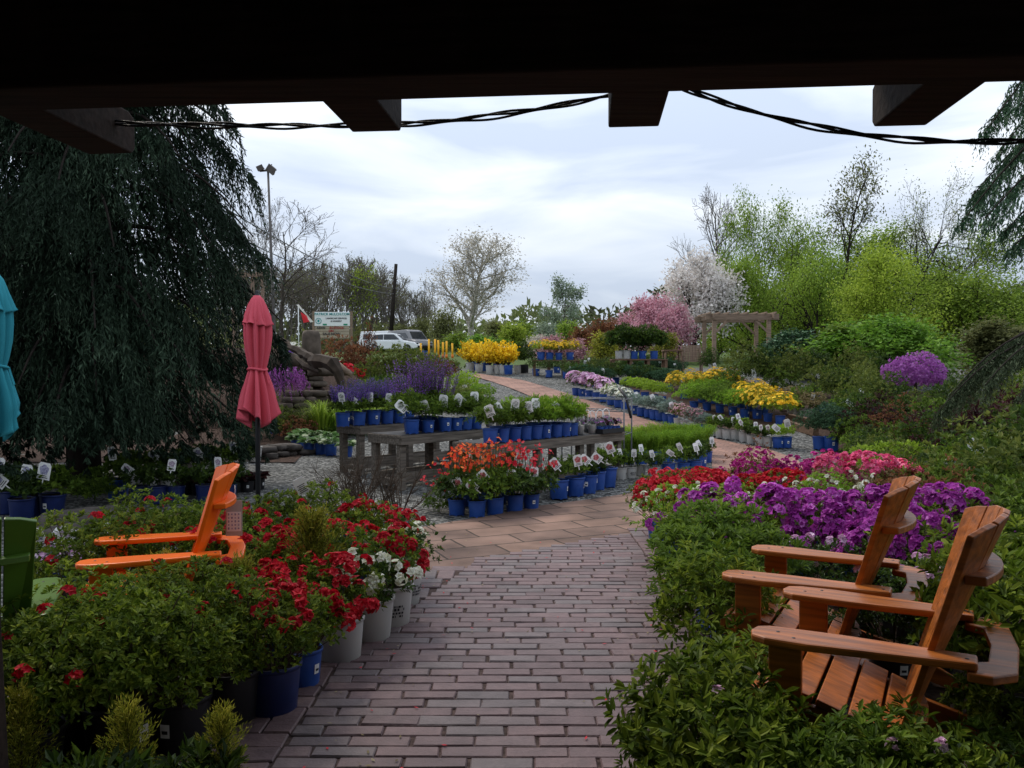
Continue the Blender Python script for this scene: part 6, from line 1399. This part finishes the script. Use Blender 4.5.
suv = ([(-2.3, .45), (-2.28, .95), (-2.05, 1.08), (1.0, 1.02), (1.95, .9), (2.3, .72), (2.32, .42), (1.9, .28), (-1.9, .28)], [(-2.12, 1.05), (-1.75, 1.62), (-.2, 1.7), (.35, 1.62), (1.12, 1.0)])
gl = [[(-1.72, 1.12), (-1.52, 1.5), (-.72, 1.56), (-.72, 1.1)], [(-.66, 1.1), (-.66, 1.56), (.22, 1.55), (.75, 1.1)]]
vehicle('parked_car', 'white sport utility car seen from the side in front of the wood', 'car', 394, 72, rad(-8), 'car_white', suv, gl, (-1.42, 1.42), .36, 1.85)
van = ([(-2.5, .45), (-2.52, 1.15), (1.6, 1.15), (2.3, 1.0), (2.5, .75), (2.5, .4), (2.1, .3), (-2.2, .3)], [(-2.48, 1.1), (-2.35, 2.0), (.5, 2.05), (.95, 1.95), (1.75, 1.1)])
vgl = [[(-2.1, 1.25), (-2.05, 1.75), (-.9, 1.78), (-.9, 1.25)], [(-.8, 1.25), (-.8, 1.78), (.6, 1.75), (1.2, 1.25)]]
vehicle('parked_van', 'white van parked behind the white sport utility car', 'van', 387, 79, rad(-14), 'car_white', van, vgl, (-1.6, 1.6), .36, 1.9)
vehicle('parked_van', 'grey van with dark glass nosing out beside the white car', 'van', 409, 76, rad(-48), 'grey_paint', van, vgl, (-1.6, 1.6), .36, 1.9)
for i, px in enumerate((421, 429, 435, 438.5, 443, 446.5, 452.5)):
    b = gx(px, 46); t = thing('marker_post', 'yellow marker post beyond the garden, %s from the left' % ORD[i], 'post', b, 0, 'yellow marker posts by the cars'); h = [.75, .95, .95, .9, .8, .85, .75][i] * 1.12
    link('post', MB().tube([(0, 0, 0), (.01 * (i % 3 - 1), 0, h)], .055, 10).mesh('post', M['yellow_paint']), t); link('collar', MB().tube([(0, 0, 0), (0, 0, .2)], .068, 10).mesh('collar', M['orange_paint']), t)
potted('bucket', 'bright blue bucket beside the yellow marker posts', 'bucket', gx(424.5, 47), [[]], None, ('blue_pot', .2, .38), name='blue_bucket')

# ------------------------------------------------------------------ trees and the far wood
def far():
    rng = np.random.default_rng(77); mb = MB(); n = 26000
    x = rng.uniform(-125, 125, n); top = np.interp(x, [-20, 12, 25], [6.2, 5.2, 9.5]) + 1.4 * np.sin(x * .09) + .9 * np.sin(x * .23 + 1) + .7 * np.sin(x * .61); zf = rng.random(n) ** 1.3
    y = rng.uniform(118, 136, n); p = np.stack([x, y, H(y) + zf * top], 1)
    mb.leaves(p, unit(rng.normal(0, 1, (n, 3)) + UP * .5), rng.normal(0, 1, (n, 3)), .9 + .7 * rng.random(n), .55, 0, np.clip(.5 + .4 * np.sin(x * .13 + 2) + rng.normal(0, .22, n), 0, 1))
    o = struct('far_woods', mb.mesh('far_woods', M['far_tree']), 'stuff'); o['label'] = 'low brownish undergrowth of the far wood along the horizon'
    mb = MB(); n = 2600; x = rng.uniform(-48, -6, n); y = rng.uniform(84, 104, n); zf = rng.random(n) ** 1.2; p = np.stack([x, y, H(y) + zf * (2.2 + 1.2 * np.sin(x * .3))], 1)
    mb.leaves(p, unit(rng.normal(0, 1, (n, 3)) + UP * .5), rng.normal(0, 1, (n, 3)), .5 + .5 * rng.random(n), .35, 0, np.clip(.5 + .4 * np.sin(x * .4) + rng.normal(0, .2, n), 0, 1))
    o = struct('undergrowth', mb.mesh('undergrowth', M['tree_dull']), 'stuff'); o['label'] = 'scrubby undergrowth below the bare trees behind the cars'
far()
BW = dict(wig=.1, trop=(.03, .1, .08), tmin=.3, tf=.9)
wood = [tree(300 + i, 12, .17, 'bark_grey', 'tree_dull', 3, (13, 5, 4), (38, 38, 40), (.42, .55, .55), nl=2, ls=.16, lr=.35, minr=.03, twig='twig_grey', keep=.7, **BW) for i in range(4)]
rng_ = random.Random(4)
WL = 'bare grey-trunked tree in the far wood behind the sign and cars'
for i in range(46):
    px = 226 + i * 4.6 + rng_.uniform(-3, 3); Y = rng_.uniform(86, 108); top = np.interp(px, [228, 270, 300, 340, 380, 400, 432], [246, 258, 262, 256, 262, 272, 288]) + rng_.uniform(-4, 12)
    b = gx(px, Y); hh = at(px, top, Y)[2] - b[2]; put(wood[i % 4], 'bare_tree', WL, 'tree', b, 'bare trees of the far wood', rng_.uniform(0, 6), (hh / 12 * .85, hh / 12 * .85, hh / 12))
def atree(seed, label, px, top, Y, wpx, hproto, **k):
    b = gx(px, Y); hh = at(px, top, Y)[2] - b[2]; pp = tree(seed, hproto, **k)
    V = [v for n, me in pp for v in (me.vertices[i].co for i in range(0, len(me.vertices), 17))]
    w = np.percentile([abs(v.x) for v in V], 97) * 2; sx = wpx / F * Y / w; t = put(pp, 'tree', label, 'tree', b, None, 0, (sx, sx, hh / max(v.z for v in V)))
    return t
atree(310, 'large bare tree behind the light pole', 282, 205, 58, 105, 13, r0=0.13, bark='bark', leafm='tree_dull', lv=3, nch=(13, 6, 5), ang=(48, 42, 40), ratio=(.5, .55, .5), nl=1, ls=.12, lr=.3, keep=.3, minr=.014, twig='twig')
atree(311, 'bare tree with fine twigs close to the conifer edge', 250, 188, 62, 70, 13, r0=0.13, bark='bark', leafm='tree_dull', lv=3, nch=(13, 6, 5), ang=(42, 42, 40), ratio=(.45, .55, .5), nl=1, ls=.12, lr=.3, keep=.3, minr=.014, twig='twig')
atree(312, 'tree with fresh yellow-green leaves in the far wood above the car', 362, 262, 88, 34, 11, r0=.2, bark='bark_grey', leafm='tree_yellow', lv=3, nch=(11, 5, 4), ang=(45, 42, 40), ratio=(.45, .5, .5), nl=3, ls=.3, lr=.4, minr=.02)
atree(313, 'tall pale buff tree standing alone behind the forsythias', 471, 231, 80, 84, 12, r0=.26, bark='bark_pale', leafm='tree_buff', lv=3, nch=(24, 7, 5), ang=(50, 40, 42), ratio=(.36, .5, .5), nl=4, ls=.17, lr=.4, minr=.02, twig='bark_pale', tmin=.2, tf=.92, wig=.07)
atree(314, 'small pale bluish tree above the rust coloured shrubs', 563, 272, 75, 40, 8, r0=.16, bark='bark_grey', leafm='tree_bluish', lv=3, nch=(12, 5, 4), ang=(48, 42, 40), ratio=(.45, .5, .5), nl=7, ls=0.26, lr=.3, minr=.02, tmin=.2)
atree(315, 'bare spreading tree behind the white cherry', 715, 186, 62, 72, 12, r0=.2, bark='bark_grey', leafm='tree_dull', lv=3, nch=(15, 7, 5), ang=(45, 40, 40), ratio=(.48, .55, .5), nl=1, ls=.1, lr=.2, keep=.2, minr=.014, twig='twig_grey')
atree(316, 'tall fresh green tree behind the arbour', 794, 180, 44, 140, 11, r0=.16, bark='bark_dark', leafm='tree_green', lv=3, nch=(15, 6, 5), ang=(58, 50, 45), ratio=(.7, .55, .5), nl=15, ls=0.2, lr=0.5, minr=.012, tmin=0.16, tf=0.8, wig=0.16)
atree(324, 'leafy fresh green tree left of the slender tufted one', 815, 206, 48, 100, 9, r0=.14, bark='bark_dark', leafm='tree_green', lv=3, nch=(14, 6, 5), ang=(52, 46, 42), ratio=(.6, .55, .5), nl=10, ls=.17, lr=.45, minr=.012, tmin=.2)
atree(325, 'loosely leafed green tree right of the twisted one', 948, 222, 50, 110, 8, r0=.13, bark='bark_dark', leafm='tree_green', lv=3, nch=(13, 6, 5), ang=(52, 46, 42), ratio=(.6, .55, .5), nl=7, ls=.17, lr=.45, minr=.012, tmin=.2)
atree(317, 'slender tall tree with a dark tufted top', 838, 154, 42, 66, 11, r0=.15, bark='bark_dark', leafm='tree_dull', lv=3, nch=(11, 5, 4), ang=(42, 45, 45), ratio=(.34, .5, .5), nl=4, ls=0.17, lr=0.35, minr=.014, tmin=0.55)
atree(318, 'sparse tall tree with twisted limbs above the maple', 905, 158, 46, 135, 12, r0=0.2, bark='bark_dark', leafm='tree_pale', lv=3, nch=(12, 6, 5), ang=(55, 48, 45), ratio=(.7, .55, .5), nl=4, ls=0.16, lr=0.45, minr=.014, tmin=.35, wig=.18)
atree(319, 'wide yellow-green tree in the middle of the tree line', 858, 236, 36, 116, 7, r0=.13, bark='bark_dark', leafm='tree_yellow', lv=3, nch=(15, 6, 5), ang=(48, 45, 42), ratio=(.6, .55, .5), nl=14, ls=0.16, lr=0.5, minr=.01, tmin=.1, wig=0.16)
atree(320, 'pale green loose tree at the end of the tree line', 980, 258, 40, 130, 7, r0=.13, bark='bark_dark', leafm='tree_green', lv=3, nch=(14, 6, 5), ang=(52, 45, 42), ratio=(.55, .5, .5), nl=14, ls=0.16, lr=0.5, minr=.01, tmin=.1, wig=.16)
atree(321, 'round bright green tree directly behind the arbour', 752, 250, 40, 74, 6, r0=.12, bark='bark_dark', leafm='tree_green', lv=3, nch=(14, 6, 5), ang=(50, 45, 42), ratio=(.58, .55, .5), nl=14, ls=0.16, lr=0.45, minr=.01, tmin=.1, wig=0.16)
atree(322, 'bright green tree between the slender and the sparse tree', 884, 215, 50, 90, 9, r0=.14, bark='bark_dark', leafm='tree_green', lv=3, nch=(14, 6, 5), ang=(45, 45, 42), ratio=(.55, .55, .5), nl=14, ls=0.16, lr=0.5, minr=.012, tmin=.2)
atree(323, 'green tree below the slender tall tree', 812, 238, 38, 96, 7, r0=.12, bark='bark_dark', leafm='tree_green', lv=3, nch=(14, 6, 5), ang=(48, 45, 42), ratio=(.58, .55, .5), nl=14, ls=0.16, lr=0.45, minr=.01, tmin=.08, wig=0.16)
atree(330, 'white blossoming cherry tree beside the arbour', 692, 246, 39, 84, 5, r0=.14, bark='bark_dark', leafm='cherry_white', lv=3, nch=(16, 7, 5), ang=(55, 45, 42), ratio=(.55, .5, .5), nl=9, ls=0.17, lr=.28, minr=.01, tmin=.12)
atree(331, 'pink blossoming cherry tree above the rhododendrons', 640, 290, 38, 54, 3.5, r0=.12, bark='bark_dark', leafm='cherry_pink', lv=3, nch=(15, 7, 5), ang=(55, 45, 42), ratio=(.55, .5, .5), nl=12, ls=.12, lr=.22, minr=.01, tmin=.12)
atree(332, 'pink blossoming cherry tree with lower boughs by the bench', 676, 298, 36, 44, 3.2, r0=.11, bark='bark_dark', leafm='cherry_pink', lv=3, nch=(14, 7, 5), ang=(65, 50, 45), ratio=(.55, .5, .5), nl=11, ls=.12, lr=.2, minr=.01, tmin=.1)
atree(333, 'broad green Japanese maple with layered boughs behind the purple globe', 905, 312, 23, 132, 2.6, r0=.08, bark='bark_dark', leafm='maple_green', lv=3, nch=(15, 7, 5), ang=(62, 50, 45), ratio=(.62, .5, .5), nl=12, ls=.1, lr=.14, minr=.008, tmin=.12, trop=(.01, -.02, -.03))
atree(334, 'blue-green bushy conifer right of the arbour', 795, 330, 26, 56, 2.4, r0=.1, bark='bark_dark', leafm='blue_conifer', lv=3, nch=(16, 7, 5), ang=(60, 50, 45), ratio=(.5, .5, .5), nl=11, ls=.12, lr=.14, minr=.01, tmin=.05)
atree(335, 'dark green bushy tree beside the blue-green conifer', 838, 322, 25, 62, 2.4, r0=.1, bark='bark_dark', leafm='mid_leaf', lv=3, nch=(16, 7, 5), ang=(60, 50, 45), ratio=(.5, .5, .5), nl=11, ls=.12, lr=.14, minr=.01, tmin=.05)
atree(336, 'olive bushy tree at the far end of the bank', 1000, 318, 24, 84, 2.5, r0=.09, bark='bark_dark', leafm='tree_dull', lv=3, nch=(15, 7, 5), ang=(60, 50, 45), ratio=(.55, .5, .5), nl=10, ls=.11, lr=.14, minr=.008, tmin=.08)
fill = [(735, 284, 52, 'tree_green', 'green tree low behind the arbour beam'), (765, 275, 54, 'tree_yellow', 'yellowish tree right behind the arbour'), (800, 272, 52, 'tree_green', 'green tree low in the tree line'), (835, 268, 50, 'tree_green', 'taller green tree low in the tree line'), (870, 262, 52, 'tree_green', 'fresh tree under the twisted tall one'), (915, 258, 54, 'tree_green', 'fresh green tree right of the twisted one'), (945, 262, 52, 'tree_green', 'greyish green tree above the maple'), (1000, 284, 50, 'tree_green', 'green tree at the edge of the tree line'), (1030, 276, 48, 'tree_green', 'pale tree cut by the picture edge'), (965, 296, 44, 'tree_yellow', 'low yellowish tree over the maple')]
for i, (px, top, Y, mt, lab) in enumerate(fill):
    atree(380 + i, lab, px, top, Y, 62, 5, r0=.1, bark='bark_dark', leafm=mt, lv=3, nch=(13, 6, 4), ang=(52, 45, 42), ratio=(.55, .55, .5), nl=12, ls=.16, lr=.45, minr=.012, tmin=.08, wig=.16)
mids = [(718, 326, 44, 'tree_green', 'green bush seen between the arbour posts'), (740, 330, 45, 'tree_yellow', 'yellowish bush seen through the arbour'), (762, 328, 43, 'tree_green', 'green bush behind the right arbour posts'), (440, 305, 60, 'tree_dull', 'olive brown bush behind the yellow posts'), (428, 314, 84, 'tree_dull', 'dull green bush left of the yellow posts'), (497, 318, 55, 'tree_dull', 'olive bush right of the pale buff tree'), (515, 322, 50, 'tree_yellow', 'yellow-green bush behind the box balls'), (530, 316, 54, 'tree_green', 'fresh green bush above the timber staging'), (548, 319, 50, 'tree_bluish', 'greyish green bush below the bluish tree'), (572, 318, 48, 'tree_green', 'light green bush right of the bluish tree'), (458, 331, 53, 'tree_green', 'low green bush behind the forsythias'), (480, 334, 43, 'maple_green', 'bright green bush behind the forsythias'), (505, 336, 42, 'maple_green', 'bright green bush right above the forsythias'),
        (598, 318, 36, 'rust_leaf', 'rust coloured tall shrub left of the pink cherry'), (615, 316, 37, 'rust_leaf', 'rust coloured tall shrub nearest the pink cherry'), (583, 324, 38, 'rust_leaf', 'rust coloured shrub beside the light green bush'), (552, 334, 32, 'dusty_pink', 'pinkish flowering shrub behind the staging'), (572, 335, 32, 'dusty_pink', 'pinkish flowering shrub next to the rust ones'), (533, 334, 33, 'tree_buff', 'pale blossoming shrub at the end of the pinkish row'), (404, 324, 86, 'tree_dull', 'olive bush right behind the grey van'), (600, 332, 30, 'gold_leaf', 'golden bush behind the dark rhododendrons'), (660, 330, 31, 'gold_leaf', 'golden bush under the pink cherry')]
for i, (px, top, Y, mt, lab) in enumerate(mids):
    atree(340 + i, lab, px, top, Y, 30, 2.2, r0=.06, bark='bark', leafm=mt, lv=2, nch=(18, 8), ang=(42, 45), ratio=(.6, .5), nl=9, ls=.13, lr=.16, minr=.008, tmin=.03)
for i, (px, Y, s, lab) in enumerate(((478, 33, 1.0, 'first pale daffodil clump behind the forsythias'), (493, 33, 1.0, 'middle pale daffodil clump behind the forsythias'), (508, 33, .9, 'last pale daffodil clump behind the forsythias'))):
    put(mound(370 + i, .5, .55, 'bright_leaf', 160, 6, .09, .02, .3, 1.0, flower='white_flower', nf=50, fr=.05), 'daffodil_clump', lab, 'flower', gx(px, Y) + UP * .05, s=s)
